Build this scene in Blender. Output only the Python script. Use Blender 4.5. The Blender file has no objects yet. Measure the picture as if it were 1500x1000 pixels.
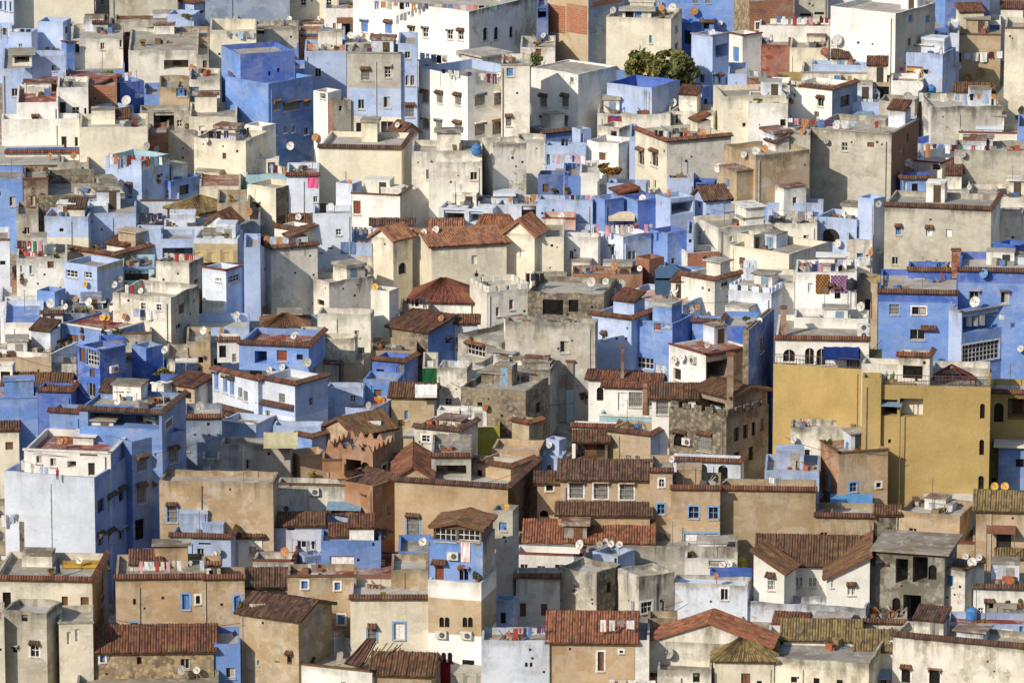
import bpy, math, random, re
from mathutils import Vector as V3
random.seed(7)
R_=math.radians
scene=bpy.context.scene
COL=bpy.data.collections.new('town'); scene.collection.children.link(COL)
# ------------------------------------------------------------ camera and survey helpers
F=8333.3; PITCH=R_(13.0); CZ=150.0
FW=V3((0,math.cos(PITCH),-math.sin(PITCH))); UP=V3((0,math.sin(PITCH),math.cos(PITCH))); RT=V3((1,0,0)); CAM=V3((0,0,CZ))
SP=math.sin(PITCH); CP=math.cos(PITCH)
cd=bpy.data.cameras.new('camera'); cam=bpy.data.objects.new('camera',cd); scene.collection.objects.link(cam)
cam.location=CAM; cam.rotation_euler=(math.pi/2-PITCH,0,0); cd.sensor_width=36; cd.lens=200; cd.clip_start=1; cd.clip_end=6000
scene.camera=cam
def ray(x,y): return FW+RT*((x-750)/F)+UP*((500-y)/F)
def at_depth(x,y,d):
    r=ray(x,y); return CAM+r*(d/r.y)
def at_z(x,y,z):
    r=ray(x,y); return CAM+r*((z-CZ)/r.z)
def proj(p):
    q=p-CAM; f=q.dot(FW); return 750+F*q.x/f, 500-F*q.dot(UP)/f
def gz(y): return 14+0.113*(y-463)
def depth_of(yb):
    r=ray(750,yb+40); t=(14-0.113*463-CZ)/(r.z-0.113*r.y); return t*r.y
# ------------------------------------------------------------ materials
def lin(h):
    c=[int(h[i:i+2],16)/255 for i in (0,2,4)]
    return tuple(x/12.92 if x<=.04045 else ((x+.055)/1.055)**2.4 for x in c)
PAL=dict(W=(.87,.85,.79),C=(.78,.715,.56),L=(.78,.74,.64),G=(.49,.455,.37),D=(.25,.21,.15),c=(.27,.19,.12),F=(.29,.39,.66),T=(.46,.345,.205),  # F: paler blue for shaded right faces, fill light put into the colour
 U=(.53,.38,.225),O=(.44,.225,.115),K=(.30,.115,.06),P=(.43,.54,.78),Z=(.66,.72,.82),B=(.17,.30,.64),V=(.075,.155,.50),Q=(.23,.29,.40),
 A=(.36,.56,.64),X=(.20,.18,.14),Y=(.49,.355,.14),N=(.15,.085,.045),R=(.26,.065,.035),J=(.62,.38,.30),E=(.42,.38,.05),M=(.46,.43,.37),S=(.09,.15,.36),k=(.02,.018,.016),  # S: blue with the shade already in its colour
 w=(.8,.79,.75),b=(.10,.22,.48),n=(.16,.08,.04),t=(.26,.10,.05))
DIRT=dict(c=.5,F=.3,X=.8,W=.34,C=.55,L=.95,G=1,D=.9,T=.42,U=.36,O=.3,K=.7,P=.34,Z=.3,B=.3,V=.2,Q=.6,A=.25,Y=.04,N=.4,R=.4,J=.5,E=.2,M=.8,S=.3)
def newmat(name):
    m=bpy.data.materials.new(name); m.use_nodes=True; nt=m.node_tree; nt.nodes.clear()
    o=nt.nodes.new('ShaderNodeOutputMaterial'); b=nt.nodes.new('ShaderNodeBsdfPrincipled'); nt.links.new(b.outputs[0],o.inputs[0])
    return m,nt,b
class NT:
    def __init__(s,nt): s.nt=nt
    def n(s,t,**k):
        x=s.nt.nodes.new(t)
        for a,v in k.items(): setattr(x,a,v)
        return x
    def l(s,a,b): s.nt.links.new(a,b)
    def noise(s,vec,scale,detail=4,rough=.55):
        x=s.n('ShaderNodeTexNoise'); x.inputs['Scale'].default_value=scale; x.inputs['Detail'].default_value=detail; x.inputs['Roughness'].default_value=rough
        s.l(vec,x.inputs['Vector']); return x.outputs['Fac']
    def mathn(s,op,a,b=None,c=None,clamp=False):
        x=s.n('ShaderNodeMath',operation=op,use_clamp=clamp)
        for i,v in enumerate((a,b,c)):
            if v is None: continue
            if hasattr(v,'links'): s.l(v,x.inputs[i])
            else: x.inputs[i].default_value=v
        return x.outputs[0]
    def ramp(s,v,a,b,lo=0,hi=1):
        x=s.n('ShaderNodeMapRange',interpolation_type='SMOOTHSTEP'); s.l(v,x.inputs[0])
        for i,k in ((1,a),(2,b),(3,lo),(4,hi)): x.inputs[i].default_value=k
        return x.outputs[0]
    def mix(s,f,a,b,mode='MIX'):
        x=s.n('ShaderNodeMix',data_type='RGBA',blend_type=mode)
        for i,v in ((0,f),(6,a),(7,b)):
            if hasattr(v,'links'): s.l(v,x.inputs[i])
            elif i==0: x.inputs[0].default_value=v
            else: x.inputs[i].default_value=(*v,1)
        return x.outputs[2]
    def mapv(s,vec,sc):
        x=s.n('ShaderNodeMapping'); x.inputs['Scale'].default_value=sc; s.l(vec,x.inputs[0]); return x.outputs[0]
def mk_plaster():
    m,nt,b=newmat('weathered_plaster'); g=NT(nt)
    at=g.n('ShaderNodeAttribute',attribute_name='paint'); dr=g.n('ShaderNodeAttribute',attribute_name='dirt').outputs['Fac']
    pos=g.n('ShaderNodeNewGeometry').outputs['Position']
    dist=g.mathn('MULTIPLY',at.outputs['Alpha'],10.)
    n1=g.noise(pos,.28,5,.6); n4=g.noise(pos,4.5,3)
    tone=g.mathn('ADD',g.mathn('MULTIPLY',g.mathn('SUBTRACT',n1,.5),.75),g.mathn('MULTIPLY',g.mathn('SUBTRACT',n4,.5),.30))
    tone=g.mathn('ADD',tone,1.)
    cmb=g.n('ShaderNodeCombineXYZ')
    for i in range(3): g.l(tone,cmb.inputs[i])
    col=g.mix(1,at.outputs['Color'],cmb.outputs[0],'MULTIPLY')
    # brushed limewash coats ending at uneven heights
    lw=g.noise(g.mapv(pos,(.55,.55,1.)),.5,6,.6); lf=g.mathn('MULTIPLY',g.ramp(lw,.47,.52),g.ramp(dr,.03,.3,.04,.38))
    col=g.mix(lf,col,g.mix(.30,g.mix(1,col,(1.12,1.10,1.06),'MULTIPLY'),(.80,.80,.78)))
    lw2=g.noise(g.mapv(pos,(.4,.4,.8)),.8,7,.65); lf2=g.mathn('MULTIPLY',g.ramp(lw2,.56,.61),g.ramp(dr,.03,.3,.12,.45))
    col=g.mix(lf2,col,g.mix(1,col,(.74,.75,.80),'MULTIPLY'))
    # repaired / bare patches
    np_=g.noise(g.mapv(pos,(1,1,.75)),.42,8,.66)
    patch=g.mathn('MULTIPLY',g.ramp(np_,.535,.60),g.mathn('MULTIPLY',dr,.72),clamp=True)
    n6=g.noise(pos,.9,6,.7)
    cem=g.mix(g.ramp(n6,.35,.65),(.27,.23,.16),(.58,.53,.43))
    col=g.mix(patch,col,cem)
    # bare earth and brick where the render has fallen off
    nb=g.noise(g.mapv(pos,(1,1,.9)),.33,9,.72); bare=g.mathn('MULTIPLY',g.ramp(nb,.585,.615),g.ramp(dr,.45,1.,0,.85))
    vb=g.noise(g.mapv(pos,(2.2,2.2,7.)),2.,2); bcol=g.mix(g.ramp(vb,.4,.6),(.27,.17,.10),(.40,.30,.19))
    col=g.mix(bare,col,bcol)
    # lime-wash remnants
    nw=g.noise(pos,.8,7,.65); wsh=g.mathn('MULTIPLY',g.ramp(nw,.55,.60),g.mathn('MULTIPLY',dr,.38))
    col=g.mix(wsh,col,(.78,.77,.71))
    # rain streaks running down from the wall head
    st=g.noise(g.mapv(pos,(1.1,1.1,.16)),1.0,7,.68)
    head=g.mathn('ADD',g.ramp(g.mathn('ADD',dist,g.mathn('MULTIPLY',g.mathn('SUBTRACT',n1,.5),5.)),0,2.6,.95,.0),.13)
    stm=g.mathn('MULTIPLY',g.mathn('MULTIPLY',g.ramp(st,.42,.66),head),g.mathn('MULTIPLY_ADD',dr,.75,.10),clamp=True)
    col=g.mix(stm,col,g.mix(1,col,(.20,.19,.16),'MULTIPLY'))
    # mould band under the coping
    mb=g.mathn('MULTIPLY',g.mathn('MULTIPLY',g.ramp(g.mathn('ADD',dist,g.mathn('MULTIPLY',g.mathn('SUBTRACT',n6,.5),1.6)),.15,.75,1,0),g.ramp(n1,.35,.6)),g.mathn('MULTIPLY',dr,.8),clamp=True)
    col=g.mix(mb,col,(.075,.068,.05))
    g.l(col,b.inputs['Base Color']); b.inputs['Roughness'].default_value=.95; b.inputs['Specular IOR Level'].default_value=.15
    bp=g.n('ShaderNodeBump'); bp.inputs['Strength'].default_value=.55; bp.inputs['Distance'].default_value=.08
    g.l(g.noise(pos,2.2,7,.65),bp.inputs['Height']); g.l(bp.outputs[0],b.inputs['Normal'])
    return m
def mk_tile():
    m,nt,b=newmat('clay_roof_tile'); g=NT(nt)
    at=g.n('ShaderNodeAttribute',attribute_name='paint'); uv=g.n('ShaderNodeUVMap',uv_map='uv').outputs[0]
    pos=g.n('ShaderNodeNewGeometry').outputs['Position']
    fl=g.n('ShaderNodeVectorMath',operation='FLOOR'); g.l(uv,fl.inputs[0])
    wn=g.n('ShaderNodeTexWhiteNoise',noise_dimensions='2D'); g.l(fl.outputs[0],wn.inputs[0])
    tone=g.ramp(wn.outputs[0],0,1,.62,1.35)
    sx=g.n('ShaderNodeSeparateXYZ'); g.l(uv,sx.inputs[0])
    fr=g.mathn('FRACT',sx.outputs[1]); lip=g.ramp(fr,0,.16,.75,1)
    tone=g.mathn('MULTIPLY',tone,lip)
    c=g.n('ShaderNodeCombineXYZ'); [g.l(tone,c.inputs[i]) for i in range(3)]
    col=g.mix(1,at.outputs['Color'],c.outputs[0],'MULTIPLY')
    li=g.ramp(g.noise(pos,.9,6,.65),.5,.68); col=g.mix(g.mathn('MULTIPLY',li,.6),col,(.085,.07,.045))
    ye=g.ramp(g.noise(pos,.55,6,.6),.55,.72); col=g.mix(g.mathn('MULTIPLY',ye,.45),col,(.30,.22,.08))
    g.l(col,b.inputs['Base Color']); b.inputs['Roughness'].default_value=.9
    return m
def mk_paint(name,rough,var=.25,spec=.3,scale=3.):
    m,nt,b=newmat(name); g=NT(nt)
    at=g.n('ShaderNodeAttribute',attribute_name='paint'); pos=g.n('ShaderNodeNewGeometry').outputs['Position']
    t=g.ramp(g.noise(pos,scale,5,.6),.25,.75,1-var,1+var); c=g.n('ShaderNodeCombineXYZ'); [g.l(t,c.inputs[i]) for i in range(3)]
    g.l(g.mix(1,at.outputs['Color'],c.outputs[0],'MULTIPLY'),b.inputs['Base Color']); b.inputs['Roughness'].default_value=rough; b.inputs['Specular IOR Level'].default_value=spec
    return m
PLASTER=mk_plaster(); TILE=mk_tile(); PAINT=mk_paint('old_paint',.75); GLASS=mk_paint('window_glass',.25,.5,.35); CLOTH=mk_paint('cloth',.95,.12,.1,2.); METAL=mk_paint('metal',.55,.3); LEAF=mk_paint('foliage',.8,.35,.15,1.2)
def mk_brick():
    m,nt,b=newmat('brickwork'); g=NT(nt)
    at=g.n('ShaderNodeAttribute',attribute_name='paint'); uv=g.n('ShaderNodeUVMap',uv_map='uv').outputs[0]; pos=g.n('ShaderNodeNewGeometry').outputs['Position']
    br=g.n('ShaderNodeTexBrick'); g.l(uv,br.inputs[0]); br.inputs['Scale'].default_value=1; br.inputs['Brick Width'].default_value=.42; br.inputs['Row Height'].default_value=.2; br.inputs['Mortar Size'].default_value=.028
    br.inputs['Color1'].default_value=(.75,.75,.75,1); br.inputs['Color2'].default_value=(1.2,1.15,1.1,1); br.inputs['Mortar'].default_value=(1.25,1.9,2.4,1)
    col=g.mix(1,at.outputs['Color'],br.outputs[0],'MULTIPLY')
    col=g.mix(g.mathn('MULTIPLY',g.ramp(g.noise(pos,.6,7,.65),.52,.64),.6),col,(.32,.26,.18))
    col=g.mix(g.mathn('MULTIPLY',g.ramp(g.noise(pos,.4,6,.65),.55,.7),.6),col,(.09,.07,.05))
    g.l(col,b.inputs['Base Color']); b.inputs['Roughness'].default_value=.95
    return m
BRICK=mk_brick()
def mk_stone():
    m,nt,b=newmat('rubble_stone'); g=NT(nt)
    at=g.n('ShaderNodeAttribute',attribute_name='paint'); pos=g.n('ShaderNodeNewGeometry').outputs['Position']
    vo=g.n('ShaderNodeTexVoronoi'); vo.inputs['Scale'].default_value=2.6; g.l(pos,vo.inputs['Vector'])
    sx=g.n('ShaderNodeSeparateColor'); g.l(vo.outputs['Color'],sx.inputs[0])
    t=g.mathn('MULTIPLY',g.ramp(sx.outputs[0],0,1,.6,1.45),g.ramp(vo.outputs['Distance'],.0,.55,1.1,.65)); c=g.n('ShaderNodeCombineXYZ'); [g.l(t,c.inputs[i]) for i in range(3)]
    col=g.mix(1,at.outputs['Color'],c.outputs[0],'MULTIPLY')
    col=g.mix(g.mathn('MULTIPLY',g.ramp(g.noise(pos,.35,7,.65),.5,.66),.55),col,(.36,.29,.19))
    g.l(col,b.inputs['Base Color']); b.inputs['Roughness'].default_value=.95
    bp=g.n('ShaderNodeBump'); bp.inputs['Strength'].default_value=.6; bp.inputs['Distance'].default_value=.08; bp.invert=True; g.l(vo.outputs['Distance'],bp.inputs['Height']); g.l(bp.outputs[0],b.inputs['Normal'])
    return m
STONE=mk_stone()
# ------------------------------------------------------------ mesh builder
class MB:
    def __init__(s): s.v=[];s.f=[];s.c=[];s.u=[];s.dirt=[];s.m=[];s.mats=[];s.sm=False
    def mi(s,mat):
        if mat not in s.mats: s.mats.append(mat)
        return s.mats.index(mat)
    def poly(s,pts,col,mat=PLASTER,uv=None,dist=None,dirt=0.4):
        i=len(s.v); s.v+= [tuple(p) for p in pts]; n=len(pts); s.f.append(tuple(range(i,i+n)))
        for k in range(n):
            s.c+= [col[0],col[1],col[2],(dist[k]/10 if dist else 1.)]
            s.u+= list(uv[k]) if uv else [0.,0.]
        s.dirt.append(dirt); s.m.append(s.mi(mat))
    def box(s,c,a,b,h,col,mat=PAINT,dirt=.3):
        """box at corner c with edge vectors a, b and height vector h"""
        p=[c,c+a,c+a+b,c+b]; q=[x+h for x in p]
        for fc in ((p[3],p[2],p[1],p[0]),q):
            s.poly(fc,col,mat,dirt=dirt)
        for k in range(4):
            s.poly((p[k],p[(k+1)%4],q[(k+1)%4],q[k]),col,mat,dirt=dirt)
    def tube(s,p0,p1,r,col,mat=METAL,n=6,r1=None):
        d=(p1-p0); z=d.normalized(); x=z.orthogonal().normalized(); y=z.cross(x); r1=r if r1 is None else r1
        A=[p0+(x*math.cos(t)+y*math.sin(t))*r for t in [6.2832*k/n for k in range(n)]]
        B=[p1+(x*math.cos(t)+y*math.sin(t))*r1 for t in [6.2832*k/n for k in range(n)]]
        for k in range(n): s.poly((A[k],A[(k+1)%n],B[(k+1)%n],B[k]),col,mat)
        s.poly(B,col,mat); s.poly(A[::-1],col,mat)
    def build(s,name,parent=None,org=None,sm=False):
        if not s.f: return None
        me=bpy.data.meshes.new(name); 
        o0=org if org is not None else V3((0,0,0))
        me.from_pydata([(a-o0.x,b-o0.y,c-o0.z) for a,b,c in s.v],[],s.f)
        ca=me.color_attributes.new('paint','FLOAT_COLOR','CORNER'); ca.data.foreach_set('color',s.c)
        uv=me.uv_layers.new(name='uv'); uv.data.foreach_set('uv',s.u)
        da=me.attributes.new('dirt','FLOAT','FACE'); da.data.foreach_set('value',s.dirt)
        for m in s.mats: me.materials.append(m)
        me.polygons.foreach_set('material_index',s.m)
        if sm: me.polygons.foreach_set('use_smooth',[True]*len(s.f))
        ob=bpy.data.objects.new(name,me); COL.objects.link(ob)
        if parent is not None: ob.parent=parent
        ob.location=(o0-wpos(parent)) if parent is not None else o0
        return ob
WP={}
def wpos(o):
    p=V3((0,0,0))
    while o is not None: p=p+V3(o.location); o=o.parent
    return p
def empty(name,loc):
    o=bpy.data.objects.new(name,None); COL.objects.link(o); o.location=loc; o.empty_display_size=.3; return o
def tag(o,label,cat,group=None):
    o['label']=label; o['category']=cat
    if group: o['group']=group
def tile_slope(mb,p0,p1,p2,p3,col,thick=.12,step=.23,row=.5):
    """real corrugated tiles between eave p0-p1 and ridge p3-p2"""
    L=max((p1-p0).length,(p2-p3).length); S=((p3-p0).length+(p2-p1).length)/2
    n=(p1-p0).cross(p3-p0)
    if n.length<1e-6: n=(p1-p0).cross(p2-p0)
    n.normalize()
    if n.z<0: n=-n
    N=max(2,int(L/step)); prof=(0,.62,1,.62); off=random.randint(0,900)
    pe=pr=None
    for i in range(4*N+1):
        if i%4==0: jt=random.uniform(-.03,.09); jh=random.uniform(-.025,.035)
        t=i/(4*N); h=n*(prof[i%4]*.085+jh*(S>1)); e=p0.lerp(p1,t)+h; r=p3.lerp(p2,t)+h; u=t*N+off
        if S>.6: e=e+(e-r)*(jt/max(S,.5))
        m=e.lerp(r,.5)-n*((.05*math.sin(t*7.+off)+.05*math.sin(t*17.+off*2)+.05)*min(1,S/3) if S>1.5 else 0)
        if pe is not None:
            ee,rr,uu,mm=pe; v1=S/row
            if S>1.5:
                mb.poly((ee,e,m,mm),col,TILE,uv=((uu+1e-4,0.001),(u-1e-4,0.001),(u-1e-4,v1/2),(uu+1e-4,v1/2)))
                mb.poly((mm,m,r,rr),col,TILE,uv=((uu+1e-4,v1/2),(u-1e-4,v1/2),(u-1e-4,v1),(uu+1e-4,v1)))
            else: mb.poly((ee,e,r,rr),col,TILE,uv=((uu+1e-4,0.001),(u-1e-4,0.001),(u-1e-4,v1),(uu+1e-4,v1)))
            mb.poly((p0.lerp(p1,(i-1)/(4*N))-n*thick,p0.lerp(p1,t)-n*thick,e,ee),col,TILE,uv=((uu,0),(u,0),(u,.3),(uu,.3)))
        pe=(e,r,u,m)
    a,b,c,d=[q-n*(thick+(.1 if S>1.5 else 0)) for q in (p0,p1,p2,p3)]
    mb.poly((a,d,c,b),(.14,.09,.055),PAINT)
    mb.poly((p0,p3,d,a),col,PAINT); mb.poly((p1,b,c,p2),col,PAINT)
TILEC=[(.155,.066,.038),(.135,.062,.04),(.18,.072,.04),(.12,.062,.042)]
# ------------------------------------------------------------ houses
HOUSES=[]; ACC=[]   # ACC: accessories to be labelled at the end
class Hs: pass
def DZ(p,amp):
    return amp*(math.sin(p.x*1.9+p.y*.7)+.7*math.sin(p.x*.83-p.y*2.3+1.)+.6*math.sin(p.x*4.7+p.y*3.1))*.5
def cuts(L): 
    n=max(1,int(L/.9)); return [L*i/n for i in range(1,n)]
def wall_face(mb,o,u,L,z0,zt,zh,holes,colf,dirt,nin,mat,amp=0.):
    us=sorted(set([0,L]+(cuts(L) if amp else [])+[h[0] for h in holes]+[h[1] for h in holes])); zs=sorted(set([z0,zt]+[h[2] for h in holes]+[h[3] for h in holes]+[b for b in zh if z0<b<zt]))
    for i in range(len(us)-1):
        for j in range(len(zs)-1):
            a,b,c,d=us[i],us[i+1],zs[j],zs[j+1]; mu,mz=(a+b)/2,(c+d)/2
            if any(h[0]<mu<h[1] and h[2]<mz<h[3] for h in holes): continue
            pts=[V3((o.x+u.x*k,o.y+u.y*k,z)) for k,z in ((a,c),(b,c),(b,d),(a,d))]
            if amp and d==zt:
                for q in pts[2:]: q.z+=DZ(q,amp)
            mb.poly(pts,colf(mz),mat,uv=((a,c),(b,c),(b,d),(a,d)),dist=(zt-c,zt-c,zt-d,zt-d),dirt=dirt)
    for h in holes:
        col=colf((h[2]+h[3])/2); dp=h[4]
        q=[V3((o.x+u.x*k,o.y+u.y*k,z)) for k,z in ((h[0],h[2]),(h[1],h[2]),(h[1],h[3]),(h[0],h[3]))]
        for k in range(4): mb.poly((q[k],q[(k+1)%4],q[(k+1)%4]+nin*dp,q[k]+nin*dp),col,mat,dirt=dirt*.5)
def solve_len(c,dirv,xt):
    L=3.0
    for _ in range(6):
        x0=proj(c)[0]; x1=proj(c+dirv*L)[0]
        if abs(x1-x0)<1e-6: return L
        L*= (xt-x0)/(x1-x0)
    return max(abs(L),.3)
def pcol(code): return PAL[code]
def parse_opts(s):
    o={}
    for t in s.split():
        k,_,v=t.partition('='); o[k]=v
    return o
def expand(ws):
    out=[]
    for t in ws.split():
        p=t.split(','); xs=p[0].split(':'); y=p[1].split(':')
        if len(xs)==1: out.append((float(xs[0]),float(y[0]),float(p[2]),float(p[3]),p[4] if len(p)>4 else 'd'))
        else:
            n=int(xs[2]); 
            for k in range(n):
                f=k/(n-1); yy=float(y[0]) if len(y)==1 else float(y[0])*(1-f)+float(y[1])*f
                out.append((float(xs[0])*(1-f)+float(xs[1])*f,yy,float(p[2]),float(p[3]),p[4] if len(p)>4 else 'd'))
    return out
def window(par,o,u,nin,rect,t,dp,wallcol,dirt):
    u0,u1,z0,z1=rect; W=u1-u0; Hh=z1-z0; k=t[0]; nout=-nin
    def P(a,z,d=0): return V3((o.x+u.x*a,o.y+u.y*a,z))+nin*d
    door=k in 'DRX'
    name='door' if door else ('loggia' if k=='o' else ('brick_panel' if k=='k' else ('shutter' if k in 'bwW' else 'window')))
    mb=MB()
    if k=='t':
        tile_slope(mb,P(u0,z0,-.5),P(u1,z0,-.5),P(u1,z0+.35,-.02),P(u0,z0+.35,-.02),random.choice(TILEC),.08,.24,.3)
        return mb.build('tile_ledge',par,P((u0+u1)/2,z0))
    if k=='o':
        d=dp; c=wallcol; cc=tuple(x*.35+.03 for x in c)  # back wall darkened to paint in the loggia's inner shade
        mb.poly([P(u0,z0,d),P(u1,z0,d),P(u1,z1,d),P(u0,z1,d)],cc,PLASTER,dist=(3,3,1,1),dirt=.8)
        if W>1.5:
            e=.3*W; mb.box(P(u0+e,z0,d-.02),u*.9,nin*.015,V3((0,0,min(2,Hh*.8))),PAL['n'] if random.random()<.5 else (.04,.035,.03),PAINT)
    elif k=='k':
        mb.box(P(u0,z0,-.02),u*W,nin*.02,V3((0,0,Hh)),PAL['K'],BRICK)
        for f in mb.u[:0]: pass
        mb=MB(); q=[P(u0,z0,-.03),P(u1,z0,-.03),P(u1,z1,-.03),P(u0,z1,-.03)]; mb.poly(q,(.36,.13,.065),BRICK,uv=((0,0),(W,0),(W,Hh),(0,Hh)))
        q2=[x+nin*.04 for x in q]
        for i in range(4): mb.poly((q[i],q[(i+1)%4],q2[(i+1)%4],q2[i]),(.30,.12,.06),PAINT)
    else:
        base={'d':(.022,.02,.02),'p':(.025,.022,.022),'g':(.20,.19,.17),'b':PAL['b'],'w':PAL['n'],'W':(.72,.71,.68),'D':(.10,.20,.42),'R':(.20,.06,.03),'X':(.03,.025,.02),'n':(.015,.013,.012)}.get(k,(.02,.02,.02))
        mt=GLASS if k in 'dpn' else PAINT
        q=[P(u0,z0,dp),P(u1,z0,dp),P(u1,z1,dp),P(u0,z1,dp)]; mb.poly(q,base,mt)
        if k in 'bwWDR':
            n=max(2,int(W/.45))
            for i in range(n):
                a=u0+W*i/n; mb.box(P(a+.03,z0+.05,dp-.03),u*(W/n-.06),nin*.025,V3((0,0,Hh-.1)),tuple(x*1.08 for x in base),PAINT)
        if k=='d' and random.random()<.35:
            mb.box(P(u0+.04,z0+.04,dp-.02),u*(W*.4),nin*.015,V3((0,0,Hh*.9)),(.42,.39,.33),CLOTH)
    win=mb.build(name,par,P((u0+u1)/2,z0))
    # frame / grille
    fr=MB(); fc=None
    if k in 'dp': fc=(.62,.58,.5) if k=='d' else (.75,.74,.7)
    if k in 'g': fc=(.62,.6,.55)
    if 'f' in t: fc=(.20,.36,.62)
    if 'F' in t: fc=(.75,.74,.7)
    if k in 'DRX': fc=(.5,.45,.38)
    if k in 'b' and not fc: fc=(.35,.42,.55)
    if fc and k not in 'ok':
        w=.16 if ('f' in t or 'F' in t) else .055
        big=('f' in t or 'F' in t)
        if big:
            for a,z,ww,hh in ((u0-w,z0-w,W+2*w,w),(u0-w,z1,W+2*w,w),(u0-w,z0,w,Hh),(u1,z0,w,Hh)): fr.box(P(a,z,-.03),u*ww,nin*.028,V3((0,0,hh)),fc,PAINT)
        else:
            for a,z,ww,hh in ((u0,z0,W,w),(u0,z1-w,W,w),(u0,z0+w,w,Hh-2*w),(u1-w,z0+w,w,Hh-2*w)): fr.box(P(a,z,dp-.06),u*ww,nin*.05,V3((0,0,hh)),fc,PAINT)
        if k in 'dpg':
            nv={'d':1,'p':max(1,int(W/.5)),'g':max(2,int(W/.22))}[k]; nh={'d':0,'p':max(1,int(Hh/.55)),'g':2}[k]; bw={'d':.05,'p':.05,'g':.03}[k]; dd=dp-.05 if k!='g' else -.05
            for i in range(nv):
                a=u0+W*(i+1)/(nv+1); fr.box(P(a-bw/2,z0,dd),u*bw,nin*.03,V3((0,0,Hh)),fc if k!='g' else (.35,.34,.32),PAINT)
            for i in range(nh):
                z=z0+Hh*(i+1)/(nh+1); fr.box(P(u0,z-bw/2,dd-.01),u*W,nin*.03,V3((0,0,bw)),fc if k!='g' else (.35,.34,.32),PAINT)
        fr.box(P(u0-.08,z0-.12,-.12),u*(W+.16),nin*.11,V3((0,0,.08)),(.5,.46,.4),PAINT)
        fr.build('frame',win,P(u0,z0))
    if 'a' in t:
        ar=MB(); n=10; r=W/2; zc=z1-min(r,Hh*.6); ry=z1-zc
        pts=[(u0+r-r*math.cos(math.pi*i/n),zc+ry*math.sin(math.pi*i/n)) for i in range(n+1)]
        for i in range(n):
            (a,z),(b,y)=pts[i],pts[i+1]
            ar.poly((P(a,z,-.004),P(b,y,-.004),P(b,z1+.02,-.004),P(a,z1+.02,-.004)),wallcol,PLASTER,dirt=.2)
            ar.poly((P(a,z,-.004),P(b,y,-.004),P(b,y,.12),P(a,z,.12)),wallcol,PLASTER,dirt=.2)
        ar.build('arch',win,P(u0,z1))
    if 'h' in t:
        hd=MB(); e=.12; pj=.42; zt=z1+.30
        if random.random()<.35: hd.box(P(u0-e,z1+.1,-pj*.8),u*(W+2*e),nin*(pj*.8-.003),V3((0,0,.1)),random.choice([(.35,.32,.27),(.2,.1,.06),wallcol,(.22,.3,.42)]),PLASTER,.8)
        else: tile_slope(hd,P(u0-e,z1+.08,-pj),P(u1+e,z1+.08,-pj),P(u1+e,zt,-.02),P(u0-e,zt,-.02),random.choice([(.15,.075,.045),(.12,.07,.045),(.18,.08,.045)]),.07,.24,.3)
        for a in (u0-.05,u1-.03): hd.box(P(a,z1-.15,-.3),u*.08,nin*.3,V3((0,0,.24)),(.2,.12,.07),PAINT)
        hd.build('hood',win,P((u0+u1)/2,z1+.1))
    return win
def kindof(s):
    hd=re.split(r' (with|beside|below|under|behind|above|at|of|in|left|right|between|over|hung|spotted|from|to|before|among) ',s)[0].split()[-1]
    if hd in ('wall','parapet','canopy','screen','slab','strip','pier','edge','band','ledge','balcony','end'): return 'terrace_wall','wall'
    if hd in ('shed','hut','kiosk','stall','box','room','cistern','recess','hood','lean','veranda','barn','cube'): return 'roof_hut','hut'
    if hd in ('terrace','rooftop','courtyard','patio','roof'): return 'roof_terrace','terrace'
    if 'tower' in hd or hd in('stump',): return 'tower_house','tower'
    return 'house','house'
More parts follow.
